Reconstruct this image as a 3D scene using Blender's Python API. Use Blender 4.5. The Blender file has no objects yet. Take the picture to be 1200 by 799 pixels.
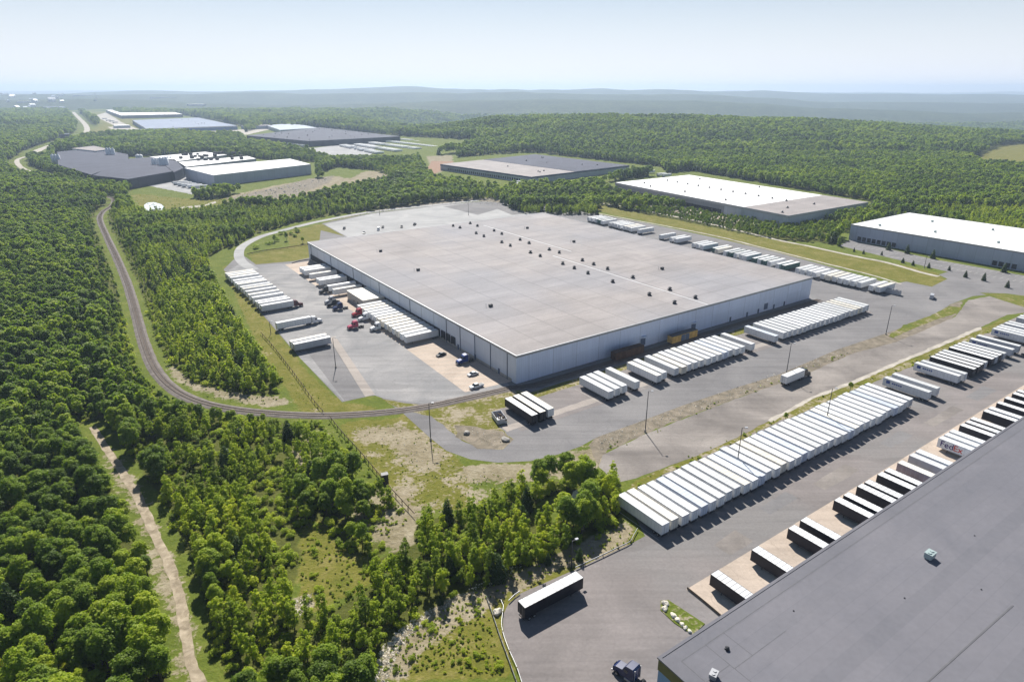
import bpy, math, random
import numpy as np
from mathutils import Vector, Matrix, Euler
R = math.radians
rng = random.Random(7)
nrg = np.random.default_rng(11)
sc = bpy.context.scene
COL = sc.collection
# ------------------------------------------------------------------ camera
FPX, YH, CH = 765.0, 105.0, 106.0
TILT = math.atan((399.5 - YH) / FPX)
cp, sp = math.cos(-TILT), math.sin(-TILT)
def wp(px, py, z=0.0):
    """photo pixel -> world point on the horizontal plane at height z"""
    x = (px - 600) / FPX; u = -(py - 399.5) / FPX
    d = (x, cp - u * sp, sp + u * cp)
    t = (z - CH) / d[2]
    return Vector((d[0] * t, d[1] * t, z))
def to_px(x, y, z):
    """world -> photo pixel (arrays)"""
    zz = z - CH
    f = y * cp + zz * sp; u = -y * sp + zz * cp
    f = np.where(f < 1, 1, f)
    return 600 + FPX * x / f, 399.5 - FPX * u / f
cam = bpy.data.cameras.new('camera'); camo = bpy.data.objects.new('camera', cam); COL.objects.link(camo)
camo.location = (0, 0, CH); camo.rotation_euler = (R(90) - TILT, 0, 0)
cam.sensor_width = 36; cam.lens = FPX / 1200 * 36; cam.clip_start = 0.5; cam.clip_end = 60000
sc.camera = camo
# site frame: a along the long wall to the right, b away to the left
O = Vector((1.65, 229.07, 0)); ANG = R(34.75)
E1 = Vector((math.cos(ANG), math.sin(ANG), 0)); E2 = Vector((-math.sin(ANG), math.cos(ANG), 0))
def W(a, b, z=0.0):
    return O + E1 * a + E2 * b + Vector((0, 0, z))
def fr(v):
    d = Vector((v[0], v[1], 0)) - O
    return d.dot(E1), d.dot(E2)

# ------------------------------------------------------------------ materials
def lin(c):
    return tuple(c) + (1.0,)
class NT:
    def __init__(s, name):
        s.m = bpy.data.materials.new(name); s.m.use_nodes = True
        s.n = s.m.node_tree.nodes; s.l = s.m.node_tree.links
        s.b = s.n['Principled BSDF']; s.out = s.n['Material Output']
    def add(s, t, **k):
        nd = s.n.new(t)
        for a, v in k.items():
            if a in nd.inputs.keys() if isinstance(a, str) else False: nd.inputs[a].default_value = v
            else: setattr(nd, a, v)
        return nd
    def coord(s, kind='Object', scale=(1, 1, 1)):
        t = s.n.new('ShaderNodeTexCoord'); mp = s.n.new('ShaderNodeMapping'); mp.inputs['Scale'].default_value = scale
        s.l.new(t.outputs[kind], mp.inputs['Vector']); return mp.outputs[0]
    def wpos(s, scale=(1, 1, 1), rot=0):
        g = s.n.new('ShaderNodeNewGeometry'); mp = s.n.new('ShaderNodeMapping')
        mp.inputs['Scale'].default_value = scale; mp.inputs['Rotation'].default_value = (0, 0, rot)
        s.l.new(g.outputs['Position'], mp.inputs['Vector']); return mp.outputs[0]
    def noise(s, vec, scale, detail=4, rough=0.55, dist=0):
        t = s.n.new('ShaderNodeTexNoise'); t.inputs['Scale'].default_value = scale
        t.inputs['Detail'].default_value = detail; t.inputs['Roughness'].default_value = rough
        t.inputs['Distortion'].default_value = dist
        s.l.new(vec, t.inputs['Vector']); return t.outputs['Fac']
    def ramp(s, fac, stops, interp='LINEAR'):
        r = s.n.new('ShaderNodeValToRGB'); r.color_ramp.interpolation = interp
        e = r.color_ramp.elements
        while len(e) < len(stops): e.new(0.5)
        for i, (p, c) in enumerate(stops):
            e[i].position = p; e[i].color = lin(c) if len(c) == 3 else c
        s.l.new(fac, r.inputs[0]); return r.outputs[0]
    def mix(s, fac, a, b, mode='MIX'):
        m = s.n.new('ShaderNodeMix'); m.data_type = 'RGBA'; m.blend_type = mode
        for sock, v in ((m.inputs[0], fac), (m.inputs[6], a), (m.inputs[7], b)):
            if isinstance(v, (int, float)): sock.default_value = v
            elif isinstance(v, tuple): sock.default_value = lin(v[:3])
            else: s.l.new(v, sock)
        return m.outputs[2]
    def math(s, op, a, b=0.0, c=None, clamp=False):
        m = s.n.new('ShaderNodeMath'); m.operation = op; m.use_clamp = clamp
        for sock, v in zip(m.inputs, (a, b) if c is None else (a, b, c)):
            if isinstance(v, (int, float)): sock.default_value = v
            else: s.l.new(v, sock)
        return m.outputs[0]
    def bump(s, h, dist=0.1, strength=0.5):
        b = s.n.new('ShaderNodeBump'); b.inputs['Distance'].default_value = dist; b.inputs['Strength'].default_value = strength
        s.l.new(h, b.inputs['Height']); s.l.new(b.outputs[0], s.b.inputs['Normal'])
    def done(s, col, rough=0.8, metal=0.0, spec=0.3):
        if isinstance(col, tuple): s.b.inputs['Base Color'].default_value = lin(col)
        else: s.l.new(col, s.b.inputs['Base Color'])
        s.b.inputs['Roughness'].default_value = rough; s.b.inputs['Metallic'].default_value = metal
        s.b.inputs['Specular IOR Level'].default_value = spec
        return s.m
M = {}
def simple(name, c, rough=0.6, metal=0.0, spec=0.3, var=0.12, scale=0.6):
    t = NT(name); n = t.noise(t.coord('Object'), scale, 5, 0.6)
    d = tuple(x * (1 - var) for x in c); b = tuple(min(1, x * (1 + var)) for x in c)
    col = t.ramp(n, [(0.3, d), (0.7, b)])
    if name.startswith('roof_') or name.endswith('_paint') or name.endswith('_side'):
        oi = t.n.new('ShaderNodeObjectInfo'); col = t.mix(1.0, col, t.math('MULTIPLY_ADD', oi.outputs['Random'], 0.22, 0.80), 'MULTIPLY')
        n2 = t.noise(t.wpos((1, 1, .3)), 0.8, 4, 0.7)
        g_ = t.ramp(n2, [(0.52, (0, 0, 0)), (0.75, (1, 1, 1))])
        col = t.mix(t.math('MULTIPLY', g_, 0.35), col, tuple(x * .55 for x in c))
    M[name] = t.done(col, rough, metal, spec); return M[name]
simple('white_paint', (0.80, 0.81, 0.82), 0.45, var=0.05)
simple('cream_paint', (0.78, 0.73, 0.63), 0.5, var=0.06)
simple('pale_blue_paint', (0.56, 0.62, 0.74), 0.5, var=0.06)
simple('grey_paint', (0.42, 0.43, 0.46), 0.5, var=0.08)
simple('silver_side', (0.50, 0.52, 0.56), 0.4, var=0.1)
simple('dark_side', (0.010, 0.011, 0.022), 0.45, var=0.2)
simple('teal_side', (0.03, 0.10, 0.095), 0.5)
simple('pink_side', (0.42, 0.34, 0.36), 0.6)
simple('roof_white', (0.66, 0.67, 0.67), 0.6, var=0.09, scale=0.35)
simple('roof_cream', (0.75, 0.71, 0.62), 0.6, var=0.1, scale=0.35)
simple('roof_blue', (0.60, 0.65, 0.72), 0.6, var=0.1, scale=0.35)
simple('roof_bright', (0.74, 0.745, 0.75), 0.55, var=0.04)
simple('rubber', (0.018, 0.018, 0.02), 0.8)
simple('steel', (0.35, 0.35, 0.36), 0.45, 0.6)
simple('dark_steel', (0.05, 0.052, 0.058), 0.5, 0.3)
simple('galvanised', (0.30, 0.31, 0.33), 0.5, 0.4)
simple('bleached_grey', (0.30, 0.31, 0.32), 0.8, var=0.3, scale=1.5)
simple('glass', (0.02, 0.03, 0.04), 0.08, 0, 0.6)
simple('red_cab', (0.33, 0.03, 0.035), 0.25)
simple('maroon_cab', (0.10, 0.02, 0.025), 0.3)
simple('pink_cab', (0.42, 0.06, 0.11), 0.3)
simple('blue_cab', (0.025, 0.055, 0.22), 0.3)
simple('navy_cab', (0.015, 0.025, 0.085), 0.25)
simple('black_cab', (0.02, 0.02, 0.024), 0.3)
simple('logo_blue', (0.03, 0.07, 0.28), 0.5)
simple('brown_rail', (0.085, 0.045, 0.032), 0.8, var=0.35)
simple('yellow_rail', (0.52, 0.33, 0.10), 0.8, var=0.3)
simple('wood', (0.16, 0.12, 0.085), 0.9, var=0.3, scale=1.5)
simple('pale_rock', (0.62, 0.57, 0.48), 0.9, var=0.2, scale=1.2)
simple('grey_rock', (0.36, 0.34, 0.31), 0.9, var=0.3, scale=1.2)
simple('bark', (0.10, 0.08, 0.06), 0.95, var=0.3, scale=2)
simple('dock_dark', (0.03, 0.033, 0.042), 0.7)
simple('dock_blue', (0.10, 0.13, 0.2), 0.7)
simple('beige_wall', (0.45, 0.42, 0.38), 0.8)
simple('olive_band', (0.12, 0.115, 0.035), 0.6)
simple('blue_wall', (0.18, 0.28, 0.45), 0.6)
simple('silo_white', (0.7, 0.72, 0.74), 0.5)
simple('unit_grey', (0.32, 0.40, 0.40), 0.5)
simple('concrete', (0.42, 0.38, 0.33), 0.85, var=0.15)
simple('rust_dirt', (0.25, 0.14, 0.08), 0.9, var=0.3)

def paving(name, c, c2, crack=0.5, patch=0.045, tint=None):
    """asphalt or concrete: broad patches, fine grain, cracks, tyre streaks along the yard"""
    t = NT(name); v = t.wpos((1, 1, 1), -ANG); vs = t.wpos((0.045, 1, 1), -ANG)
    n1 = t.noise(v, patch, 6, 0.6, 0.6); n2 = t.noise(v, 1.3, 5, 0.7); n3 = t.noise(vs, 0.42, 5, 0.65, 0.4)
    col = t.ramp(n1, [(0.32, c), (0.66, c2)])
    if tint: col = t.mix(t.ramp(t.noise(v, 0.017, 3), [(0.45, (0, 0, 0)), (0.6, (1, 1, 1))]), col, tint)
    br = t.math('MULTIPLY_ADD', n2, 0.5, 0.75); br2 = t.math('MULTIPLY_ADD', n3, 0.62, 0.69)
    col = t.mix(1.0, col, t.math('MULTIPLY', br, br2), 'MULTIPLY')
    vo = t.add('ShaderNodeTexVoronoi', feature='DISTANCE_TO_EDGE'); vo.inputs['Scale'].default_value = 0.11
    wob = t.n.new('ShaderNodeTexNoise'); wob.inputs['Scale'].default_value = 0.25; t.l.new(v, wob.inputs['Vector'])
    wv = t.add('ShaderNodeVectorMath', operation='MULTIPLY_ADD'); wv.inputs[1].default_value = (5, 5, 0)
    t.l.new(wob.outputs['Color'], wv.inputs[0]); t.l.new(v, wv.inputs[2]); t.l.new(wv.outputs[0], vo.inputs['Vector'])
    ck = t.ramp(vo.outputs['Distance'], [(0.0, (1, 1, 1)), (0.016, (0, 0, 0))])
    col = t.mix(t.math('MULTIPLY', ck, crack), col, tuple(x * 0.55 for x in c))
    # tar patches
    tp = t.ramp(t.noise(t.wpos((0.02, 0.09, 1), -ANG), 1.0, 2, 0.4), [(0.63, (0, 0, 0)), (0.645, (1, 1, 1))])
    col = t.mix(t.math('MULTIPLY', tp, 0.30), col, tuple(x * 0.72 for x in c))
    st = t.ramp(t.noise(v, 0.33, 3, 0.5), [(0.70, (0, 0, 0)), (0.76, (1, 1, 1))])
    col = t.mix(t.math('MULTIPLY', st, 0.35), col, tuple(x * 0.5 for x in c))
    t.bump(n2, 0.03, 0.5)
    M[name] = t.done(col, 0.92, 0, 0.2); return M[name]
paving('asphalt_blue', (0.20, 0.20, 0.205), (0.33, 0.318, 0.312), 0.25)
paving('asphalt_mid', (0.165, 0.16, 0.163), (0.22, 0.212, 0.212), 0.2)
paving('asphalt_brown', (0.18, 0.163, 0.158), (0.245, 0.22, 0.212), 0.14, tint=(0.20, 0.19, 0.186))
paving('asphalt_dark', (0.12, 0.12, 0.125), (0.16, 0.16, 0.165))
paving('gravel_lot', (0.17, 0.153, 0.142), (0.29, 0.262, 0.24), 0.2, 0.05)
paving('gravel_pale', (0.33, 0.30, 0.26), (0.50, 0.46, 0.40), 0.0, 0.2)
paving('rubble', (0.12, 0.105, 0.075), (0.255, 0.215, 0.165), 0.0, 0.3)
paving('dock_concrete', (0.38, 0.315, 0.26), (0.52, 0.43, 0.355), 0.3, 0.05)
paving('pale_asphalt', (0.30, 0.30, 0.30), (0.40, 0.395, 0.39), 0.2)
paving('dirt_road', (0.21, 0.17, 0.115), (0.43, 0.36, 0.27), 0.0, 0.45)
paving('strip_concrete', (0.29, 0.262, 0.24), (0.38, 0.335, 0.30), 0.2)
simple('rail_steel', (0.11, 0.095, 0.09), 0.5, 0.3)
paving('ballast', (0.125, 0.108, 0.10), (0.20, 0.175, 0.16), 0.0, 0.5)

def roofmat(name, c, c2, seam=(1 / 9.0, 1 / 6.0), tint=None, sd=0.8, patch=0.05, blotch=0.35):
    t = NT(name); v = t.coord('Object')
    br = t.add('ShaderNodeTexBrick'); br.offset = 0.0
    br.inputs['Scale'].default_value = 1.0; br.inputs['Mortar Size'].default_value = 0.03; br.inputs['Mortar Smooth'].default_value = 0.6
    br.inputs['Brick Width'].default_value = 1.0; br.inputs['Row Height'].default_value = 1.0
    mp = t.n.new('ShaderNodeMapping'); mp.inputs['Scale'].default_value = (seam[0], seam[1], 1); t.l.new(v, mp.inputs['Vector'])
    t.l.new(mp.outputs[0], br.inputs['Vector'])
    br.inputs['Color1'].default_value = (0.95, 0.95, 0.95, 1); br.inputs['Color2'].default_value = (1.045, 1.035, 1.03, 1); br.inputs['Mortar'].default_value = (sd, sd, sd, 1)
    n = t.noise(v, patch, 6, 0.6, 0.8); n2 = t.noise(v, 0.9, 4, 0.6)
    n3 = t.noise(t.coord('Object', (0.25, 1, 1)), 0.12, 5, 0.6)
    col = t.ramp(n, [(0.3, c), (0.7, c2)])
    if tint: col = t.mix(t.ramp(t.noise(v, 0.011, 2), [(0.42, (0, 0, 0)), (0.62, (1, 1, 1))]), col, tint)
    col = t.mix(1.0, col, br.outputs['Color'], 'MULTIPLY')
    col = t.mix(1.0, col, t.math('MULTIPLY_ADD', n2, 0.25, 0.87), 'MULTIPLY')
    col = t.mix(1.0, col, t.math('MULTIPLY_ADD', n3, blotch, 1 - blotch / 2), 'MULTIPLY')
    M[name] = t.done(col, 0.85, 0, 0.25); return M[name]
roofmat('roof_main', (0.265, 0.245, 0.242), (0.35, 0.322, 0.312), (1 / 16, 1 / 13), tint=(0.27, 0.265, 0.28), sd=0.82, patch=0.03, blotch=0.6)
roofmat('roof_near', (0.135, 0.137, 0.158), (0.17, 0.168, 0.188), (1 / 200, 1 / 3.0), sd=0.93, blotch=0.14)
roofmat('roof_membrane', (0.80, 0.80, 0.79), (0.86, 0.86, 0.85), (1 / 20, 1 / 12), sd=0.96, blotch=0.1)
roofmat('roof_tan', (0.27, 0.245, 0.24), (0.34, 0.31, 0.30), (1 / 20, 1 / 12))
roofmat('roof_charcoal', (0.045, 0.05, 0.078), (0.07, 0.075, 0.108), (1 / 20, 1 / 12))
roofmat('roof_steelblue', (0.22, 0.26, 0.35), (0.29, 0.33, 0.42), (1 / 20, 1 / 12))
roofmat('roof_greyblue', (0.40, 0.45, 0.50), (0.46, 0.50, 0.55), (1 / 20, 1 / 12))

def wallmat(name, c, panel, stain=0.15, line=0.75):
    """wall panels: lines every `panel` metres in the wall's own axes"""
    t = NT(name); tc = t.n.new('ShaderNodeTexCoord'); sx = t.n.new('ShaderNodeSeparateXYZ'); t.l.new(tc.outputs['Object'], sx.inputs[0])
    def ln(o):
        f = t.math('FRACT', t.math('MULTIPLY_ADD', o, 1 / panel, 0.5))
        return t.math('GREATER_THAN', t.math('ABSOLUTE', t.math('SUBTRACT', f, 0.5)), 0.5 - 0.18 / panel)
    L = t.math('MAXIMUM', ln(sx.outputs[0]), ln(sx.outputs[1]))
    def rib(o): return t.math('MULTIPLY_ADD', t.math('SINE', t.math('MULTIPLY', o, 2 * math.pi / 0.9)), 0.03, 0.97)
    n = t.noise(t.coord('Object', (1, 1, 0.12)), 0.5, 5, 0.65)
    vv = t.n.new('ShaderNodeTexVoronoi'); vv.feature = 'F1'; vv.distance = 'CHEBYCHEV'; vv.inputs['Scale'].default_value = 1 / panel; vv.inputs['Randomness'].default_value = 0
    t.l.new(tc.outputs['Object'], vv.inputs['Vector'])
    sep = t.n.new('ShaderNodeSeparateColor'); t.l.new(vv.outputs['Color'], sep.inputs[0])
    col = t.mix(t.math('MULTIPLY', L, 1 - line, 0), c, tuple(x * 0.3 for x in c))
    col = t.mix(1.0, col, t.math('MULTIPLY_ADD', n, stain * 2, 1 - stain), 'MULTIPLY')
    col = t.mix(1.0, col, t.math('MULTIPLY_ADD', sep.outputs[0], 0.10, 0.95), 'MULTIPLY')
    col = t.mix(1.0, col, rib(t.math('ADD', sx.outputs[0], sx.outputs[1])), 'MULTIPLY')
    M[name] = t.done(col, 0.6, 0, 0.3); return M[name]
wallmat('wall_main', (0.60, 0.64, 0.72), 12.0, line=0.35)
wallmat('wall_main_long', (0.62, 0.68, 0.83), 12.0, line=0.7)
wallmat('wall_slate', (0.38, 0.42, 0.52), 10.0)
wallmat('wall_light', (0.42, 0.46, 0.53), 10.0)
wallmat('wall_greyish', (0.24, 0.26, 0.30), 10.0)
wallmat('wall_blue', (0.10, 0.17, 0.30), 12.0)
wallmat('wall_dark', (0.055, 0.06, 0.08), 12.0)
wallmat('wall_near', (0.16, 0.28, 0.46), 6.0)
simple('trim_white', (0.7, 0.7, 0.7), 0.5)
simple('trim_navy', (0.05, 0.08, 0.16), 0.5)

# leaves
def leafmat(name, dark, mid, light, trans=0.35):
    t = NT(name)
    oi = t.n.new('ShaderNodeObjectInfo'); at = t.n.new('ShaderNodeAttribute'); at.attribute_name = 'tone'
    n = t.noise(t.wpos(), 0.009, 5, 0.7)
    f = t.math('ADD', t.math('MULTIPLY', oi.outputs['Random'], 0.62), t.math('MULTIPLY', at.outputs['Fac'], 0.34))
    f = t.math('ADD', f, t.math('MULTIPLY_ADD', n, 2.0, -0.99))
    col = t.ramp(f, [(0.05, dark), (0.45, mid), (0.95, light)])
    m = t.done(col, 0.6, 0, 0.25)
    tr = t.n.new('ShaderNodeBsdfTranslucent'); t.l.new(t.mix(1.0, col, (1.25, 1.45, 0.6), 'MULTIPLY'), tr.inputs[0])
    mx = t.n.new('ShaderNodeMixShader'); mx.inputs[0].default_value = trans
    t.l.new(t.b.outputs[0], mx.inputs[1]); t.l.new(tr.outputs[0], mx.inputs[2]); t.l.new(mx.outputs[0], t.out.inputs['Surface'])
    M[name] = m; return m
leafmat('leaf_broad', (0.080, 0.135, 0.008), (0.200, 0.285, 0.012), (0.39, 0.44, 0.022), 0.48)
leafmat('leaf_birch', (0.135, 0.19, 0.008), (0.30, 0.37, 0.012), (0.50, 0.51, 0.024), 0.5)
leafmat('leaf_conifer', (0.025, 0.05, 0.012), (0.045, 0.08, 0.016), (0.075, 0.12, 0.024), 0.2)

# ------------------------------------------------------------------ object helpers
def tag(o, label=None, cat=None, group=None, kind=None):
    if label: o['label'] = label
    if cat: o['category'] = cat
    if group: o['group'] = group
    if kind: o['kind'] = kind
    return o
class MB:
    def __init__(s): s.v = []; s.f = []; s.m = []
    def poly(s, pts, mat=0):
        i = len(s.v); s.v += [tuple(p) for p in pts]; s.f.append(tuple(range(i, i + len(pts)))); s.m.append(mat)
    def hull8(s, p, mats=(0,) * 6):
        """8 points: bottom 4 ccw, top 4 ccw; mats: bottom, top, 4 sides"""
        i = len(s.v); s.v += [tuple(q) for q in p]
        F = [(3, 2, 1, 0), (4, 5, 6, 7), (0, 1, 5, 4), (1, 2, 6, 5), (2, 3, 7, 6), (3, 0, 4, 7)]
        for k, f in enumerate(F): s.f.append(tuple(i + j for j in f)); s.m.append(mats[k])
        return s
    def box(s, x0, x1, y0, y1, z0, z1, mats=0):
        if isinstance(mats, int): mats = (mats,) * 6
        s.hull8([(x0, y0, z0), (x1, y0, z0), (x1, y1, z0), (x0, y1, z0), (x0, y0, z1), (x1, y0, z1), (x1, y1, z1), (x0, y1, z1)], mats); return s
    def cyl(s, p0, p1, r0, r1=None, n=12, mat=0):
        r1 = r0 if r1 is None else r1; p0 = Vector(p0); p1 = Vector(p1); d = (p1 - p0).normalized()
        q = d.to_track_quat('Z', 'Y'); i = len(s.v)
        for P, r in ((p0, r0), (p1, r1)):
            for k in range(n):
                a = 2 * math.pi * k / n; s.v.append(tuple(P + q @ Vector((r * math.cos(a), r * math.sin(a), 0))))
        for k in range(n):
            s.f.append((i + k, i + (k + 1) % n, i + n + (k + 1) % n, i + n + k)); s.m.append(mat)
        s.f.append(tuple(i + k for k in range(n))[::-1]); s.f.append(tuple(i + n + k for k in range(n))); s.m += [mat, mat]; return s
    def prof(s, pts, y0, y1, inset=0, mat=0):
        """side profile (x,z) extruded along y; inset narrows upper points"""
        zs = [p[1] for p in pts]; z0, z1 = min(zs), max(zs)
        def yy(z, y, sgn): return y - sgn * inset * max(0, (z - z0) / (z1 - z0))
        i = len(s.v); n = len(pts)
        s.v += [(p[0], yy(p[1], y0, -1), p[1]) for p in pts] + [(p[0], yy(p[1], y1, 1), p[1]) for p in pts]
        s.f.append(tuple(i + k for k in range(n))); s.f.append(tuple(i + n + k for k in range(n))[::-1]); s.m += [mat, mat]
        for k in range(n):
            s.f.append((i + k, i + n + k, i + n + (k + 1) % n, i + (k + 1) % n)); s.m.append(mat)
        return s
    def mesh(s, name, mats, smooth=False):
        me = bpy.data.meshes.new(name); me.from_pydata(s.v, [], s.f); me.polygons.foreach_set('material_index', s.m)
        for m in (mats if isinstance(mats, (list, tuple)) else [mats]): me.materials.append(m)
        import bmesh
        b = bmesh.new(); b.from_mesh(me); bmesh.ops.recalc_face_normals(b, faces=b.faces); b.to_mesh(me); b.free()
        if smooth: me.polygons.foreach_set('use_smooth', [True] * len(me.polygons))
        me.update(); return me
    def build(s, name, mats, parent=None, smooth=False):
        o = bpy.data.objects.new(name, s.mesh(name, mats, smooth)); COL.objects.link(o)
        if parent: o.parent = parent
        return o
def empty(name, loc=(0, 0, 0), rz=0.0):
    o = bpy.data.objects.new(name, None); COL.objects.link(o); o.location = loc; o.rotation_euler = (0, 0, rz)
    o.empty_display_size = 1; return o
KIDS = {}
def tree_of(o):
    if o.name not in KIDS: KIDS[o.name] = list(o.children)
    return KIDS[o.name]
def copy_tree(o, parent=None):
    c = o.copy(); COL.objects.link(c); c.parent = parent
    for k in ('label', 'category', 'group'):
        pass
    for ch in tree_of(o): copy_tree(ch, c)
    return c
class Proto:
    """first placement uses the original, later ones are copies"""
    def __init__(s, fn): s.o = fn(); s.used = False; bpy.context.view_layer.update(); s.cache(s.o)
    def cache(s, o):
        for ch in tree_of(o): s.cache(ch)
    def put(s, loc, rz, label, group=None, scale=None):
        if s.used: o = copy_tree(s.o)
        else: o = s.o; s.used = True
        o.location = loc; o.rotation_euler = (0, 0, rz); o['label'] = label
        if scale: o.scale = scale
        if group: o['group'] = group
        elif 'group' in o: del o['group']
        return o
def ordn(i):
    return '%d%s' % (i, 'th' if 10 <= i % 100 <= 20 else {1: 'st', 2: 'nd', 3: 'rd'}.get(i % 10, 'th'))
def smooth_line(pts, step=4.0):
    P = [Vector(p) for p in pts]; out = []
    for i in range(len(P) - 1):
        p0 = P[max(i - 1, 0)]; p1 = P[i]; p2 = P[i + 1]; p3 = P[min(i + 2, len(P) - 1)]
        n = max(1, int((p2 - p1).length / step))
        for k in range(n):
            t = k / n
            out.append(0.5 * ((2 * p1) + (p2 - p0) * t + (2 * p0 - 5 * p1 + 4 * p2 - p3) * t * t + (3 * p1 - p0 - 3 * p2 + p3) * t ** 3))
    out.append(P[-1]); return out
def offset_line(L, d):
    out = []
    for i, p in enumerate(L):
        t = (L[min(i + 1, len(L) - 1)] - L[max(i - 1, 0)]); t.z = 0; t.normalize()
        out.append(p + Vector((-t.y, t.x, 0)) * d)
    return out
def ribbon(name, L, width, mat, z=0.03, jitter=0.0, kind='structure', zf=None):
    b = MB(); vs = []
    for i, p in enumerate(L):
        t = (L[min(i + 1, len(L) - 1)] - L[max(i - 1, 0)]); t.z = 0; t.normalize(); nn = Vector((-t.y, t.x, 0))
        w = width / 2
        a = p + nn * (w + rng.uniform(-jitter, jitter)); c = p - nn * (w + rng.uniform(-jitter, jitter))
        for q in (a, c): b.v.append((q.x, q.y, (zf(q.x, q.y) if zf else 0) + z))
    for i in range(len(L) - 1):
        b.f.append((2 * i, 2 * i + 1, 2 * i + 3, 2 * i + 2)); b.m.append(0)
    o = b.build(name, mat); o['kind'] = kind; return o
from mathutils.geometry import tessellate_polygon
def sheet(name, pts, mat, z, th=0.0, kind='structure', px=True, zf=None, rag=0.0):
    P = [wp(*p, 0) for p in pts] if px else [Vector(p) for p in pts]
    if rag:
        Q = []
        for i in range(len(P)):
            a, c = P[i], P[(i + 1) % len(P)]; n = max(1, int((c - a).length / 2.5))
            for k in range(n):
                q = a.lerp(c, k / n); Q.append(q + Vector((rng.gauss(0, rag), rng.gauss(0, rag), 0)))
        P = Q
    P = [Vector((p.x, p.y, (zf(p.x, p.y) if zf else 0) + z)) for p in P]
    b = MB(); b.v = [tuple(p) for p in P]
    for t in tessellate_polygon([P]): b.f.append(tuple(t)); b.m.append(0)
    if th:
        n = len(P); b.v += [(p.x, p.y, p.z - th) for p in P]
        for i in range(n): b.f.append((i, (i + 1) % n, n + (i + 1) % n, n + i)); b.m.append(0)
    me = b.mesh(name, mat)
    # make the top face upward
    o = bpy.data.objects.new(name, me); COL.objects.link(o)
    if not th:
        for p in me.polygons:
            if p.normal.z < 0: p.flip()
    o['kind'] = kind; return o

# ------------------------------------------------------------------ terrain
def interp(x, xs, ys): return np.interp(x, xs, ys)
def h_from_py(py, D):
    u = -(py - 399.5) / FPX
    return CH + D * (sp + u * cp) / (cp - u * sp)
def vnoise(x, y, s, seed=0):
    """cheap smooth value noise"""
    x = x / s + seed * 17.3; y = y / s - seed * 9.1
    xi = np.floor(x); yi = np.floor(y); fx = x - xi; fy = y - yi
    fx = fx * fx * (3 - 2 * fx); fy = fy * fy * (3 - 2 * fy)
    def hsh(a, b):
        v = np.sin(a * 127.1 + b * 311.7 + seed * 3.3) * 43758.5453
        return v - np.floor(v)
    return (hsh(xi, yi) * (1 - fx) + hsh(xi + 1, yi) * fx) * (1 - fy) + (hsh(xi, yi + 1) * (1 - fx) + hsh(xi + 1, yi + 1) * fx) * fy
AX = [-400, 0, 120, 250, 400, 480, 560, 640, 760, 900, 960, 1050, 1130, 1200, 1600]
def terrain(x, y):
    x = np.asarray(x, float); y = np.asarray(y, float)
    D = np.maximum(y, 1.0)
    r = x / D; col = 600 + FPX * r * 1.072          # photo column of that azimuth near the horizon
    col = np.clip(col, -400, 1600)
    def lvl(ys, dist): return h_from_py(interp(col, AX, ys), dist)
    zA = lvl([178, 178, 172, 166, 158, 152, 144, 141, 141, 143, 145, 150, 155, 160, 166], 1700.0)
    zA = np.clip(zA, -18, 40) * np.clip((col - 400) / 170, 0, 1)
    far = np.clip((col - 380) / 160, 0, 1)
    zV = -25 - 75 * far                                             # valley behind the first ridge
    zB = lvl([119, 119, 118, 121, 124, 120, 117, 117, 118, 122, 128, 130, 131, 132, 132], 4300.0)
    zB2 = lvl([113, 113, 111, 110, 110, 109.5, 108.5, 110, 112, 117, 121, 121, 121, 121, 121], 5600.0)
    zC = lvl([108.6, 108.6, 108.3, 106.2, 105, 104.4, 104.0, 103.8, 103.8, 106.4, 108.8, 112.6, 112, 110.8, 110], 8200.0)
    zE = lvl([108, 108, 107.6, 108.2, 107, 107, 107, 107, 108, 108, 107.8, 108.4, 108.6, 108.8, 108], 14500.0)
    ds = [0, 1050, 1700, 2500, 4300, 4800, 5600, 6600, 8200, 9800, 14500, 30000]
    vs = [0 * D, 0 * D, zA, zV * far + 0 * D, zB, zB - 30, zB2, zB2 - 60, zC, zC - 160, zE, zE - 500]
    z = np.zeros_like(D)
    for i in range(len(ds) - 1):
        t = np.clip((D - ds[i]) / (ds[i + 1] - ds[i]), 0, 1); t = t * t * (3 - 2 * t)
        m = (D >= ds[i]) & (D < ds[i + 1]); z = np.where(m, vs[i] * (1 - t) + vs[i + 1] * t, z)
    # plateau with the far warehouses on the left stays level to 3.6 km
    left = np.clip((430 - col) / 120, 0, 1) * np.clip((4200 - D) / 700, 0, 1)
    z = z * (1 - left)
    am = np.clip((D - 1150) / 1500, 0, 1) * (1 - left)
    z = z + am * (16 * (vnoise(x, y, 420, 1) - 0.5) + 8 * (vnoise(x, y, 150, 2) - 0.5)) + np.clip((D - 3500) / 3000, 0, 1) * 70 * (vnoise(x, y, 1500, 3) - 0.5) + np.clip((D - 3500) / 3000, 0, 1) * 22 * (vnoise(x, y, 420, 6) - 0.5)
    return z
def zf(x, y): return float(terrain(np.array([x]), np.array([y]))[0])
def inpoly(px, py, poly):
    c = np.zeros(px.shape, bool); n = len(poly); j = n - 1
    for i in range(n):
        xi, yi = poly[i]; xj, yj = poly[j]
        if yi != yj:
            k = ((yi > py) != (yj > py)) & (px < (xj - xi) * (py - yi) / (yj - yi) + xi); c ^= k
        j = i
    return c
def seg_dist(px, py, pts):
    best = np.full(px.shape, 1e9)
    for (x0, y0), (x1, y1) in zip(pts[:-1], pts[1:]):
        dx, dy = x1 - x0, y1 - y0; t = np.clip(((px - x0) * dx + (py - y0) * dy) / (dx * dx + dy * dy + 1e-9), 0, 1)
        best = np.minimum(best, np.hypot(px - x0 - t * dx, py - y0 - t * dy))
    return best
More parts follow.
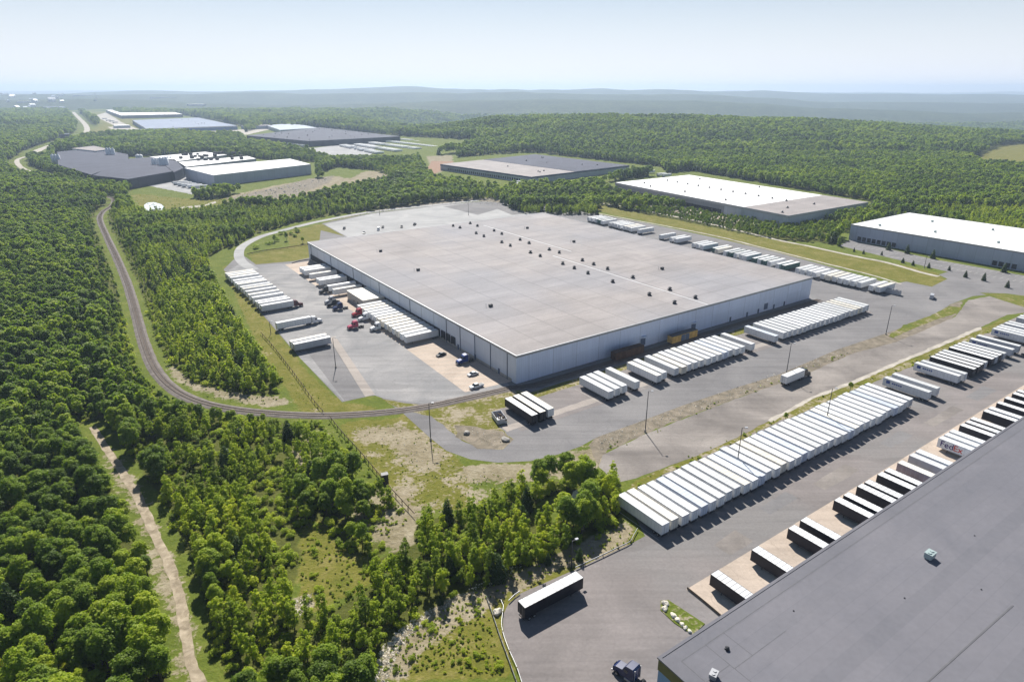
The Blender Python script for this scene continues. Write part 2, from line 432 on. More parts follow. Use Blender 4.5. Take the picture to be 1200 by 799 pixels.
# clearings: ground outlines read off the photo
CLEAR = [
 # whole built-up site
 [(242, 303), (262, 292), (277, 288), (300, 274), (345, 261), (378, 254), (440, 246), (520, 236), (592, 232), (612, 250), (700, 252), (700, 240), (800, 258), (900, 276), (975, 286), (984, 292), (992, 280), (1040, 275), (1120, 270), (1300, 310), (1300, 900), (606, 900), (585, 760), (566, 700), (600, 672), (680, 640), (722, 622), (730, 600), (722, 566), (690, 558), (660, 562), (600, 580), (560, 600), (520, 606), (487, 612), (462, 588), (420, 535), (385, 496), (395, 482), (352, 482), (326, 464), (330, 446), (292, 398), (257, 345)],
 # field lower middle
 [(566, 690), (640, 655), (735, 608), (745, 640), (640, 720), (600, 900), (430, 900), (436, 800), (455, 748), (500, 712), (550, 690)],
 [(186, 418), (200, 425), (225, 448), (270, 460), (335, 464), (356, 480), (310, 484), (262, 478), (222, 468), (196, 452)],
 [(376, 494), (395, 494), (420, 530), (455, 580), (440, 590), (405, 545)],
 # meadow pocket
 [(352, 618), (378, 600), (392, 640), (420, 650), (442, 650), (432, 690), (400, 712), (350, 725), (338, 700), (350, 670)],
 [(342, 700), (372, 690), (360, 722), (338, 725)],
 [(450, 590), (490, 612), (490, 640), (460, 650), (438, 628)],
 # right end of hedge meadow
 [(628, 590), (655, 578), (695, 585), (690, 600), (650, 612), (610, 606)],
 # fields by the back warehouses
 [(150, 226), (158, 217), (205, 224), (238, 235), (262, 232), (300, 220), (350, 214), (400, 205), (440, 206), (445, 214), (400, 226), (340, 240), (275, 244), (235, 250), (172, 252), (155, 244)],
 [(208, 232), (165, 221), (107, 214), (56, 198), (64, 181), (112, 178), (150, 184), (190, 183), (240, 182), (335, 189), (370, 190), (372, 212), (300, 224)],
 [(370, 205), (395, 196), (440, 200), (470, 212), (420, 222)],
 [(100, 128), (120, 127), (142, 135.5), (214, 135), (236, 139), (285, 149), (290, 158), (235, 160), (160, 158), (140, 158), (118, 163), (85, 166), (118, 145), (100, 134)],
 [(276, 158), (312, 149), (385, 151), (474, 160), (556, 164), (545, 176), (474, 188), (395, 188), (356, 181), (290, 168)],
 [(500, 190), (516, 186), (620, 178), (742, 192), (775, 196), (785, 206), (740, 206), (645, 229), (600, 231), (580, 222), (508, 214), (500, 198)],
 [(490, 184), (535, 180), (538, 192), (516, 206), (500, 205)],
 [(700, 216), (807, 200), (1020, 236), (1024, 250), (925, 270), (900, 272), (800, 252), (712, 232)],
 [(985, 272), (1064, 256), (1260, 286), (1260, 330), (980, 300)],
 [(1137, 186), (1155, 178), (1172, 171), (1230, 166), (1230, 200), (1150, 195)],
]
ADDBACK = [  # tree belts that stand inside those outlines
 [(700, 224), (740, 234), (820, 250), (900, 262), (960, 262), (988, 262), (984, 275), (970, 284), (930, 283), (880, 276), (800, 259), (735, 247), (698, 236)],
 [(575, 233), (600, 222), (680, 222), (700, 240), (694, 251), (660, 252), (630, 249), (603, 246)],
]
RAIL_PX = [(122, 230), (133, 233), (131, 241), (121, 248), (117, 257), (124, 275), (138, 305), (150, 335), (160, 370), (168, 400), (180, 430), (198, 452), (225, 468), (262, 478), (310, 484), (375, 487), (440, 484), (497, 477), (550, 466), (598, 455)]
DIRT_PX = [(108, 500), (122, 522), (140, 548), (157, 575), (170, 600), (184, 632), (196, 655), (206, 684), (213, 712), (218, 742), (222, 770), (234, 802), (250, 850)]
FARROAD = [(84, 130), (92, 138), (101, 148), (100, 156), (84, 163), (62, 170), (44, 177), (38, 184)]
FARROAD2 = [(30, 184), (20, 188), (24, 196), (40, 203), (68, 210)]
WR = lambda pts: [(wp(*p).x, wp(*p).y) for p in pts]
rail_w, dirt_w, fr_w, fr2_w = WR(RAIL_PX), WR(DIRT_PX), WR(FARROAD), WR(FARROAD2)
PLANTED = [(RAIL_PX, 5.2), ]
def treeable(x, y):
    z = terrain(x, y); px, py = to_px(x, y, z)
    ok = (y > 60)
    for c in CLEAR: ok &= ~inpoly(px, py, c)
    for c in ADDBACK: ok |= inpoly(px, py, c)
    ok &= seg_dist(x, y, rail_w) > 5.6
    ok &= seg_dist(x, y, dirt_w) > 4.4 + 1.3 * vnoise(x, y, 14, 9)
    ok &= seg_dist(x, y, fr_w) > 24
    ok &= seg_dist(x, y, fr2_w) > 15
    return ok, px, py
# ground grid: dense near, stretching to the horizon
def axis(dense0, dense1, step, lim0, lim1, g=1.045):
    a = list(np.arange(dense0, dense1, step)); s = step; v = dense1
    while v < lim1: a.append(v); s *= g; v += s
    a.append(lim1); s = step; v = dense0 - step; pre = []
    while v > lim0: pre.append(v); s *= g; v -= s
    pre.append(lim0); return np.array(pre[::-1] + a)
gx = axis(-190, 330, 3.2, -16000, 16000, 1.05); gy = axis(80, 620, 3.2, -400, 16000, 1.022)
X, Y = np.meshgrid(gx, gy); xf, yf = X.ravel(), Y.ravel(); zfv = terrain(xf, yf)
ny, nx = X.shape
me = bpy.data.meshes.new('ground')
idx = np.arange(nx * ny).reshape(ny, nx)
quads = np.stack([idx[:-1, :-1], idx[:-1, 1:], idx[1:, 1:], idx[1:, :-1]], -1).reshape(-1, 4)
me.vertices.add(nx * ny); me.vertices.foreach_set('co', np.stack([xf, yf, zfv], -1).ravel())
me.loops.add(quads.size); me.loops.foreach_set('vertex_index', quads.ravel())
me.polygons.add(len(quads)); me.polygons.foreach_set('loop_start', np.arange(0, quads.size, 4)); me.polygons.foreach_set('loop_total', np.full(len(quads), 4))
me.update(calc_edges=True)
me.polygons.foreach_set('use_smooth', [True] * len(quads))
DIRTP = [
 [(540, 546), (584, 545), (640, 543), (690, 520), (712, 535), (700, 550), (600, 566), (550, 560)],
 [(520, 490), (590, 498), (600, 520), (570, 530), (530, 515)],
 [(774, 704), (783, 703), (826, 731), (818, 733), (800, 722), (780, 716)],
 [(450, 498), (480, 505), (520, 535), (500, 548), (470, 530)], [(545, 548), (600, 552), (655, 545), (650, 560), (590, 566)], [(425, 505), (440, 503), (450, 515), (430, 515)],
 [(436, 575), (470, 575), (492, 608), (492, 645), (455, 652), (430, 622), (425, 600)],
 [(335, 520), (390, 540), (410, 590), (396, 600), (370, 570), (340, 545)],
 [(440, 760), (500, 712), (560, 686), (640, 645), (740, 612), (742, 640), (640, 670), (575, 705), (500, 745), (470, 800), (440, 800)],
 [(340, 700), (372, 690), (362, 722), (338, 726)],
 [(200, 440), (225, 455), (262, 468), (310, 475), (345, 474), (330, 466), (270, 458), (215, 436), (195, 418)],
 [(275, 228), (330, 216), (395, 206), (420, 214), (360, 228), (300, 238), (262, 240)],
 [(430, 200), (470, 204), (462, 214), (410, 222), (400, 214)],
 [(500, 183), (530, 182), (532, 196), (508, 205)],
 [(1140, 190), (1230, 192), (1230, 200), (1145, 198)],
 [(128, 520), (148, 552), (178, 604), (205, 662), (222, 720), (228, 790), (240, 840), (215, 840), (203, 760), (198, 712), (180, 670), (165, 620), (140, 575), (120, 530)],
 [(640, 450), (700, 430), (900, 365), (960, 345), (975, 360), (660, 478), (590, 500), (520, 500)],
]
DRYP = [
 [(735, 585), (730, 575), (780, 550), (950, 466), (1060, 424), (1180, 372), (1185, 392), (1110, 418), (1005, 462), (900, 505)],
 [(500, 478), (560, 466), (640, 452), (720, 430), (960, 345), (975, 360), (720, 450), (640, 482), (600, 520), (530, 515), (470, 485)],
 [(0, 0), (0, 1), (1, 1)],
 [(690, 236), (760, 250), (880, 276), (980, 295), (1100, 320), (1112, 332), (1090, 338), (1040, 326), (900, 294), (780, 264), (700, 248)],
 [(290, 298), (372, 283), (372, 304), (300, 312)], [(335, 272), (378, 262), (405, 276), (372, 284), (340, 288)],
 [(395, 495), (480, 488), (545, 545), (560, 600), (480, 600), (430, 540)],
 [(440, 730), (560, 686), (740, 612), (744, 640), (600, 720), (600, 800), (440, 800)],
 [(352, 618), (378, 600), (440, 650), (430, 690), (350, 725)],
 [(1100, 178), (1230, 166), (1230, 200), (1150, 195)],
 [(100, 126), (160, 140), (160, 166), (85, 170), (118, 145)],
 [(255, 300), (285, 330), (355, 430), (400, 472), (455, 478), (400, 490), (352, 482), (300, 400)],
 [(150, 226), (238, 235), (350, 214), (440, 206), (400, 226), (275, 244), (172, 252)],
]
DIRTH = [[(500, 480), (600, 458), (660, 450), (600, 505), (590, 530), (540, 522)], [(395, 498), (500, 490), (548, 546), (610, 560), (560, 598), (490, 604), (430, 540)], [(330, 498), (385, 500), (455, 600), (430, 640), (400, 600), (345, 560)], [(452, 790), (470, 745), (560, 695), (640, 658), (735, 615), (742, 640), (600, 700), (520, 760)], [(735, 585), (780, 552), (950, 468), (1060, 426), (1060, 436), (950, 478), (780, 560)], [(300, 380), (320, 410), (385, 485), (370, 488), (310, 412)]]
mask = np.zeros((len(xf), 4), np.float32); mask[:, 3] = 1
sel = (yf > 60) & (np.abs(xf) < yf * 1.6)
xs_, ys_ = xf[sel], yf[sel]
J = [(0, 0), (2.2, 0), (-2.2, 0), (0, 2.2), (0, -2.2)]
fo = np.zeros(len(xs_)); di = fo.copy(); dr = fo.copy()
for jx, jy in J:
    sc_ = np.maximum(1, ys_ / 350)
    xx, yy_ = xs_ + jx * sc_, ys_ + jy * sc_
    ok, pxx, pyy = treeable(xx, yy_); fo += ok / 5
    d = np.zeros(len(xs_), bool); e = d.copy()
    for p in DIRTP: d |= inpoly(pxx, pyy, p)
    for p in DRYP: e |= inpoly(pxx, pyy, p)
    hlf = np.zeros(len(xs_), bool)
    for p in DIRTH: hlf |= inpoly(pxx, pyy, p)
    di += np.maximum(d, .43 * hlf) / 5; dr += e / 5
fo = np.where(inpoly(*to_px(xs_, ys_, np.zeros(len(xs_))), DIRTH[2]), fo * .3, fo)
mask[:, 0] = 1.0; mask[sel, 0] = fo; mask[sel, 1] = di; mask[sel, 2] = dr
ca = me.color_attributes.new('region', 'FLOAT_COLOR', 'POINT'); ca.data.foreach_set('color', mask.ravel())
t = NT('ground'); at = t.n.new('ShaderNodeAttribute'); at.attribute_name = 'region'
sep = t.n.new('ShaderNodeSeparateColor'); t.l.new(at.outputs['Color'], sep.inputs[0])
v = t.wpos()
nb, nm, nf, ng = t.noise(v, 0.02, 4, 0.6), t.noise(v, 0.12, 5, 0.65), t.noise(v, 0.7, 4, 0.7), t.noise(v, 2.6, 2, 0.7)
mot = t.math('ADD', t.math('MULTIPLY', nm, 0.55), t.math('MULTIPLY', nf, 0.45))
grass = t.ramp(mot, [(0.30, (0.075, 0.105, 0.016)), (0.5, (0.115, 0.145, 0.022)), (0.68, (0.185, 0.19, 0.045))])
dry = t.ramp(mot, [(0.30, (0.095, 0.112, 0.016)), (0.5, (0.155, 0.15, 0.028)), (0.66, (0.25, 0.21, 0.08))])
dirt = t.ramp(mot, [(0.30, (0.15, 0.12, 0.065)), (0.5, (0.28, 0.235, 0.165)), (0.68, (0.40, 0.35, 0.27))])
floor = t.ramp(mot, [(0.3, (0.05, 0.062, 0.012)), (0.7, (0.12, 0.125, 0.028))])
vo = t.n.new('ShaderNodeTexVoronoi'); vo.inputs['Scale'].default_value = 0.11; t.l.new(v, vo.inputs['Vector'])
sv = t.n.new('ShaderNodeSeparateColor'); t.l.new(vo.outputs['Color'], sv.inputs[0])
nh = t.noise(v, 0.0022, 5, 0.6); nh2 = t.noise(v, 0.009, 5, 0.65)
canopy = t.ramp(t.math('ADD', t.math('MULTIPLY', sv.outputs[0], 0.3), t.math('MULTIPLY', t.math('ADD', nh, nh2), 0.36)), [(0.30, (0.012, 0.022, 0.012)), (0.5, (0.035, 0.055, 0.022)), (0.72, (0.085, 0.105, 0.04))])
gp = t.n.new('ShaderNodeSeparateXYZ'); t.l.new(v, gp.inputs[0])
farf = t.math('MULTIPLY_ADD', gp.outputs[1], 1 / 500, -2300 / 500, True)
def thr(m, amt=0.9):
    a = t.math('ADD', m, t.math('MULTIPLY_ADD', mot, amt, -amt * 0.5)); return t.ramp(a, [(0.42, (0, 0, 0)), (0.58, (1, 1, 1))])
col = t.mix(thr(sep.outputs[2]), grass, dry)
col = t.mix(t.math('MULTIPLY', thr(sep.outputs[1], 2.6), 0.9), col, dirt)
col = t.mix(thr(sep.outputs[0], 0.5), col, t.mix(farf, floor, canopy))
hb = t.math('ADD', t.math('MULTIPLY', nf, 0.5), t.math('MULTIPLY', vo.outputs['Distance'], t.math('MULTIPLY', farf, -1.2)))
t.bump(hb, 1.2, 0.8)
t.done(col, 0.95, 0, 0.1)
me.materials.append(t.m)
ground = bpy.data.objects.new('ground', me); COL.objects.link(ground); ground['kind'] = 'structure'

# ------------------------------------------------------------------ pavings, roads, tracks (setting)
sheet('rubble_verge', [(690, 522), (700, 510), (750, 493), (800, 474), (860, 454), (915, 437), (980, 409), (1040, 389), (1094, 370), (1115, 356), (1130, 352), (1118, 372), (1050, 402), (1000, 416), (940, 440), (860, 468), (800, 490), (757, 508), (712, 528), (700, 545)], M['rubble'], 0.012, rag=0.3)
sheet('main_yard', [(262, 316), (274, 304), (286, 300), (300, 310), (345, 306), (372, 300), (376, 270), (404, 277), (377, 262), (435, 250), (517, 240), (565, 236), (592, 238), (606, 247), (645, 240), (690, 249), (760, 262), (830, 277), (900, 293), (960, 309), (1020, 326), (1045, 333), (1062, 330), (1092, 336), (1110, 327), (1118, 320), (1160, 330), (1235, 348), (1235, 362), (1200, 352), (1165, 345), (1140, 347), (1113, 357), (1092, 371), (1040, 390), (980, 410), (915, 438), (860, 455), (800, 475), (750, 494), (700, 512), (680, 523), (655, 532), (622, 540), (584, 542), (551, 538), (523, 528), (504, 513), (471, 483), (443, 463), (433, 464), (401, 471), (352, 420)], M['asphalt_mid'], 0.02)
sheet('gravel_yard', [(702, 547), (706, 533), (757, 508), (800, 491), (860, 468), (940, 440), (1000, 414), (1050, 401), (1120, 371), (1134, 352), (1160, 347), (1205, 358), (1205, 366), (1180, 369), (1150, 383), (1100, 405), (1060, 421), (1000, 447), (950, 467), (900, 494), (875, 507), (817, 534), (745, 560), (722, 566)], M['gravel_lot'], 0.024, rag=0.12)
sheet('trailer_yard', [(730, 578), (780, 552), (1005, 452), (1060, 428), (1110, 406), (1150, 390), (1195, 370), (1300, 330), (1500, 500), (1500, 1100), (640, 1100), (612, 799), (600, 768), (590, 741), (589, 721), (596, 707), (610, 695), (672, 668), (739, 637), (756, 628)], M['asphalt_brown'], 0.022)
# left yard surfaces
sheet('left_yard', [(268, 317), (286, 306), (300, 311), (342, 309), (545, 459), (594, 448), (598, 453), (550, 465), (500, 474), (447, 466), (436, 462), (403, 470), (352, 420)], M['asphalt_blue'], 0.030)
sheet('yard_concrete_strip', [(385, 396), (393, 394), (439, 462), (428, 465)], M['strip_concrete'], 0.036)
sheet('dark_patch', [(352, 402), (386, 397), (428, 465), (404, 470)], M['asphalt_mid'], 0.036)
sheet('left_dock_apron', [W(-17.5, 236), W(-18.5, 60), W(-20, 5), W(-0.2, 3), W(-0.2, 236)], M['dock_concrete'], 0.042, px=False)
sheet('back_yard', [(380, 263), (435, 251), (517, 241), (563, 237), (600, 252), (640, 249), (560, 262), (420, 285), (404, 276)], M['pale_asphalt'], 0.030)
sheet('back_yard_dark', [(519, 242), (562, 237), (590, 243), (560, 252)], M['asphalt_mid'], 0.036)
sheet('back_gravel', [(385, 260), (430, 248), (520, 234), (590, 231), (606, 240), (600, 247), (590, 240), (562, 235.5), (517, 239), (435, 249)], M['rubble'], 0.016, rag=0.5)
ribbon('access_road', smooth_line([wp(*p) for p in [(298, 316), (286, 309), (280, 300), (284, 289), (304, 278), (328, 271), (355, 264), (382, 258), (440, 248), (560, 235)]]), 6.5, M['pale_asphalt'], 0.046)
sheet('gravel_tip', [(535, 498), (560, 500), (590, 506), (600, 515), (590, 527), (560, 525), (536, 512)], M['rubble'], 0.042, rag=0.4)
sheet('kerb_verge', [(447, 467), (500, 476), (560, 465), (600, 455), (625, 462), (690, 440), (720, 434), (705, 446), (690, 455), (640, 478), (600, 492), (585, 500), (600, 515), (590, 527), (560, 525), (536, 512), (505, 487), (470, 480)], bpy.data.materials['ground'], 0.034, rag=0.25)
sheet('grass_strip', [W(-8, -9.2), W(120, -9.4), W(196, -9.4), W(196, -14.6), W(120, -14.4), W(-12, -13.8), W(-30, -12)], bpy.data.materials['ground'], 0.05, px=False, rag=0.2)
sheet('parking_strip', [W(-20, -14), W(199, -15), W(199, -33), W(-20, -31.5)], M['asphalt_brown'], 0.045, px=False)
sheet('concrete_pad', [W(-24, -25.5), W(118, -27), W(198, -28), W(198, -30.5), W(118, -30), W(-24, -29)], M['strip_concrete'], 0.052, px=False, rag=0.15)
sheet('near_dock_apron', [W(-32, -112.7), W(160, -112), W(300, -112), W(300, -133), W(-32.5, -133)], M['dock_concrete'], 0.040, px=False)
sheet('kerb_strip', [(1010, 446), (1050, 428), (1100, 407), (1150, 386), (1148, 383), (1098, 404), (1048, 425), (1000, 446), (950, 465), (900, 492), (903, 495), (952, 468)], M['gravel_pale'], 0.036, rag=0.2)
sheet('green_verge', [(745, 562), (817, 535), (875, 509), (950, 470), (1010, 449), (1050, 430), (1105, 408), (1165, 381), (1172, 384), (1110, 412), (1050, 437), (1005, 456), (900, 500), (780, 556), (735, 580)], bpy.data.materials['ground'], 0.030, rag=0.3)
sheet('grass_island', [(1040, 394), (1060, 381), (1090, 370), (1112, 359), (1128, 360), (1124, 366), (1096, 375), (1070, 385), (1046, 396)], bpy.data.materials['ground'], 0.034, rag=0.2)
sheet('verge_at_road', [(1148, 343), (1180, 344), (1240, 352), (1240, 368), (1200, 360), (1165, 349)], bpy.data.materials['ground'], 0.036)
sheet('car_park', [(996, 281), (1090, 303), (1200, 323), (1300, 342), (1300, 360), (1200, 340), (1100, 316), (1050, 304), (1000, 292), (984, 288)], M['asphalt_mid'], 0.026)
sheet('side_road', [(1100, 322), (1116, 317), (1160, 328), (1260, 352), (1260, 366), (1180, 346), (1150, 345)], M['asphalt_mid'], 0.028)
sheet('far_dock_lot', [(706, 232), (740, 240), (860, 262), (905, 268), (925, 266), (900, 262), (720, 221)], M['dock_concrete'], 0.026)
sheet('mid_dock_lot', [(585, 220), (622, 217), (625, 240), (605, 236), (575, 226)], M['pale_asphalt'], 0.026, rag=0.4)
sheet('back_trailer_lot', [(380, 182), (470, 182), (545, 168), (520, 160), (470, 161), (365, 174), (340, 172), (280, 160), (276, 163), (330, 176)], M['pale_asphalt'], 0.04, rag=0.5)
sheet('dirt_lot', [(508, 184), (530, 181), (534, 188), (520, 198), (508, 205), (500, 200)], M['rust_dirt'], 0.03, rag=0.8)
sheet('loading_lot', [(150, 211), (200, 201), (215, 205), (248, 221), (225, 228), (185, 220), (165, 216)], M['pale_asphalt'], 0.03, rag=0.5)
sheet('warehouse_lot', [(126, 149), (150, 147), (175, 156), (285, 152), (310, 148), (320, 151), (290, 158), (180, 160), (140, 157)], M['gravel_pale'], 0.05, rag=1.0)
sheet('warehouse_road', [(110, 136), (124, 132), (142, 143), (150, 147), (135, 148)], M['gravel_pale'], 0.05, rag=1.0)
simple('pond_water', (0.62, 0.66, 0.70), 0.35, var=.05)
sheet('pond', [(169, 240), (173, 237.5), (181, 237), (189, 239.5), (193, 243), (190, 246.5), (182, 248.5), (173, 248), (169, 245)], M['pond_water'], 0.05)
sheet('earth_heap_ground', [(268, 232), (330, 218), (360, 210), (392, 206), (386, 214), (350, 228), (300, 237), (270, 242)], M['rubble'], 0.04, rag=1.2)
sheet('pale_track', [(208, 243), (240, 240), (252, 236), (254, 238), (235, 243), (212, 245)], M['gravel_pale'], 0.05, rag=0.3)
for nm, pts, w in (('strip_path', [(694, 237), (740, 244), (830, 262), (910, 281), (950, 289), (1000, 300), (1040, 308), (1075, 318), (1100, 324)], 3.5),
                   ('strip_path', [(700, 250), (780, 265), (840, 277), (900, 292), (960, 307), (1020, 322), (1056, 333)], 2.0)):
    ribbon(nm, smooth_line([wp(*p) for p in pts]), w, M['gravel_pale'], 0.05, 0.3)
ribbon('forest_road', smooth_line([wp(*p) for p in FARROAD], 20), 14, M['gravel_pale'], 0.3, 0.5)
ribbon('forest_road', smooth_line([wp(*p) for p in FARROAD2], 20), 6.5, M['gravel_pale'], 0.3, 0.5)
ribbon('forest_road', smooth_line([wp(*p) for p in [(385, 190), (410, 194), (440, 197), (458, 202)]], 10), 8, M['pale_asphalt'], 0.3)
DL = smooth_line([wp(*p) for p in DIRT_PX], 2.0)
ribbon('dirt_track', DL, 2.2, M['dirt_road'], 0.05, 0.22)
# faded stall lines painted on the paving
def stripes(name, lines, w, mat, z):
    b = MB()
    for p, q in lines:
        d = (q - p).normalized(); n = Vector((-d.y, d.x, 0)) * w / 2
        b.poly([(v.x, v.y, z) for v in (p + n, p - n, q - n, q + n)])
    o = b.build(name, mat); o['kind'] = 'structure'
    for p in o.data.polygons:
        if p.normal.z < 0: p.flip()
    return o
simple('faded_paint', (0.40, 0.39, 0.36), 0.8, var=0.3, scale=2)
L = []
for i in range(70):
    c = wp(1003, 287) + E2 * (-i * 3.4); L.append((c + E1 * 1.0, c + E1 * -5.0))
    c2 = c - E1 * 13; L.append((c2, c2 - E1 * 5)) if i > 6 else None
stripes('stall_lines', [l for l in L if l], 0.3, M['faded_paint'], 0.034)
L = [(W(-57, b + 1.8), W(-42, b + 1.8)) for b in np.arange(76, 232, 3.7)] + [(W(-19.5, b), W(-4, b)) for b in np.arange(8, 62, 3.9)]
L += [(W(a + 1.8, -31), W(a + 1.8, -16)) for a in np.arange(14, 200, 3.67)]
L += [(W(a + 1.8, -81), W(a + 1.8, -97)) for a in np.arange(-26, 250, 3.6)]
stripes('stall_lines', L, 0.14, M['faded_paint'], 0.056)

for k, (a_, b_, w_, l_) in enumerate([(8, -103, 13, 3.4), (31, -104.5, 18, 4), (70, -103.5, 14, 3.6), (96, -105, 22, 3.2), (130, -104, 16, 4), (-14, -106, 9, 5)]):
    sheet('paving_patch', [W(a_, b_), W(a_ + w_, b_ + .6), W(a_ + w_, b_ - l_), W(a_, b_ - l_)], M['gravel_lot'] if k % 2 else M['asphalt_mid'], 0.028, px=False, rag=0.12)
# railway: ballast bed, two rails and sleepers
RL = smooth_line([wp(*p) for p in RAIL_PX], 3.0)
RL += smooth_line([RL[-1], W(4, -4.6), W(14, -5.2), W(60, -5.2), W(196, -5.2)], 4.0)[1:]
b = MB(); ci = []
for i, p in enumerate(RL):
    t = (RL[min(i + 1, len(RL) - 1)] - RL[max(i - 1, 0)]).normalized(); nn = Vector((-t.y, t.x, 0))
    for d, z in ((-2.5, 0.03), (-1.6, 0.30), (1.6, 0.30), (2.5, 0.03)):
        q = p + nn * (d * rng.uniform(0.95, 1.05)); low = 0.12 if 60 < 0 else 1
        b.v.append((q.x, q.y, z))
for i in range(len(RL) - 1):
    for k in range(3): b.f.append((4 * i + k, 4 * i + k + 1, 4 * i + k + 5, 4 * i + k + 4)); b.m.append(0)
rw = b.build('railway', M['ballast']); rw['kind'] = 'structure'
for s in (-0.72, 0.72):
    Ls = offset_line(RL, s); b = MB()
    for i, p in enumerate(Ls):
        t = (Ls[min(i + 1, len(Ls) - 1)] - Ls[max(i - 1, 0)]).normalized(); nn = Vector((-t.y, t.x, 0)) * 0.06
        for q, z in ((p - nn, 0.33), (p - nn, 0.52), (p + nn, 0.52), (p + nn, 0.33)): b.v.append((q.x, q.y, z))
    for i in range(len(Ls) - 1):
        for k in range(3): b.f.append((4 * i + k, 4 * i + k + 1, 4 * i + k + 5, 4 * i + k + 4)); b.m.append(0)
    b.build('rail', M['rail_steel'], rw)
b = MB(); acc = 0
for i in range(len(RL) - 1):
    p, q = RL[i], RL[i + 1]; d = (q - p).normalized(); n = Vector((-d.y, d.x, 0)); L_ = (q - p).length
    while acc < L_:
        c = p + d * acc
        b.hull8([tuple(c + d * sx * 0.12 + n * sy * 1.25 + Vector((0, 0, z))) for z in (0.25, 0.36) for sx, sy in ((-1, -1), (1, -1), (1, 1), (-1, 1))]); acc += 0.75
    acc -= L_
b.build('sleepers', M['wood'], rw)

# ------------------------------------------------------------------ warehouses
def vent_mesh():
    b = MB(); b.box(-0.75, 0.75, -0.75, 0.75, 0, 0.45); b.cyl((0, 0, 0.45), (0, 0, 1.0), 0.55, 0.5, 12); b.cyl((0, 0, 1.0), (0, 0, 1.45), 0.95, 0.35, 12)
    return b.mesh('roof_vent', M['dark_steel'])
VENT = vent_mesh()
def hvac_mesh(mat, s=1.0):
    b = MB(); b.box(-1.1 * s, 1.1 * s, -.8 * s, .8 * s, 0.25, 1.5 * s); b.box(-1.18 * s, 1.18 * s, -.88 * s, .88 * s, 1.5 * s, 1.58 * s)
    b.cyl((-.5 * s, 0, 1.58 * s), (-.5 * s, 0, 1.75 * s), .42 * s, .42 * s, 12); b.cyl((.5 * s, 0, 1.58 * s), (.5 * s, 0, 1.75 * s), .42 * s, .42 * s, 12); b.box(-.9 * s, .9 * s, -.6 * s, .6 * s, 0, .26)
    return b.mesh('roof_unit', mat)
HV = hvac_mesh(M['unit_grey']); HVD = hvac_mesh(M['dark_steel'])
def inst(name, me_, parent, loc, rz=0, s=1):
    o = bpy.data.objects.new(name, me_); COL.objects.link(o); o.parent = parent; o.location = loc; o.rotation_euler = (0, 0, rz); o.scale = (s, s, s); return o
def box_building(name, label, org, w, l, h, wall, roof, rz=ANG, slab=0.35, over=0.0, side2=None):
    """org = corner nearest the camera; w along +x, l along +y"""
    e = empty(name, org, rz); tag(e, label, 'warehouse')
    b = MB()
    for (x0, y0, x1, y1, m) in ((0, 0, w, 0, 1), (w, 0, w, l, 0), (w, l, 0, l, 0), (0, l, 0, 0, 0)):
        b.poly([(x0, y0, -0.5), (x1, y1, -0.5), (x1, y1, h - slab), (x0, y0, h - slab)], m)
    b.build('wall', [wall, side2 or wall], e)
    b = MB(); b.box(0.15, w - 0.15, 0.15, l - 0.15, h - slab, h); b.build('roof', roof, e)
    b = MB(); q = 0.25
    for (x0, x1, y0, y1) in ((-q, w + q, -q, 0.15), (-q, w + q, l - 0.15, l + q), (-q, 0.15, 0.152, l - 0.152), (w - 0.15, w + q, 0.152, l - 0.152)):
        b.box(x0, x1, y0, y1, h - slab - 0.5, h + 0.12)
    b.build('roof_edge', M['galvanised'], e)
    return e
def dock_mesh(w=2.7, h=3.0):
    b = MB(); b.box(-0.14, 0.06, -w / 2, w / 2, 1.2, 1.2 + h); return b.mesh('dock_door', M['dock_dark'])
def shelter_mesh(w=3.3, h=3.3):
    b = MB(); b.box(-0.45, 0, -w / 2, -w / 2 + 0.3, 1.0, 1 + h); b.box(-0.45, 0, w / 2 - 0.3, w / 2, 1.0, 1 + h); b.box(-0.45, 0, -w / 2, w / 2, 1.002 + h, 1.35 + h); return b.mesh('dock_shelter', M['dock_dark'])
DOOR, SHEL = dock_mesh(), shelter_mesh()
# the big one
H1 = 11.75
main = box_building('warehouse', 'huge flat warehouse with pinkish grey roof and pale blue walls at centre of the yards', W(0, 0), 195, 240, H1, M['wall_main'], M['roof_main'], side2=M['wall_main_long'])
b = MB(); b.box(-0.06, -0.02, 3, 238, 0.05, 1.2); b.build('foundation', M['concrete'], main)
for i, y in enumerate(np.arange(62, 236, 4.1)):
    d = inst('dock_door', DOOR, main, (0, y, 0)); inst('dock_shelter', SHEL, d, (0, 0, 0))
for y in (48, 52.5, 57): d = inst('dock_door', DOOR, main, (0, y, 0)); inst('dock_shelter', SHEL, d, (0, 0, 0))
b = MB(); b.box(-0.1, -0.01, -0.6, 0.6, 0, 2.3)
PD = b.mesh('door', M['dock_blue'])
for y in (12, 30, 44): inst('door', PD, main, (0, y, 0))
b = MB(); b.box(-1.5, 1.5, -0.12, -0.01, 1.0, 4.2); RD = b.mesh('rail_door', M['dock_blue'])
b = MB(); b.box(-1.1, 1.1, -1.3, -0.02, 3.0, 3.25); b.box(-1.1, 1.1, -1.3, -1.2, 2.7, 3.0); CN = b.mesh('canopy', M['pale_blue_paint'])
for x in (68, 101, 156): inst('rail_door', RD, main, (x, 0, 0))
for x in (68, 101): inst('canopy', CN, main, (x, 0, 2))
for x in (128, 141, 150, 163, 172): inst('door', PD, main, (x, 0, 0), R(90))
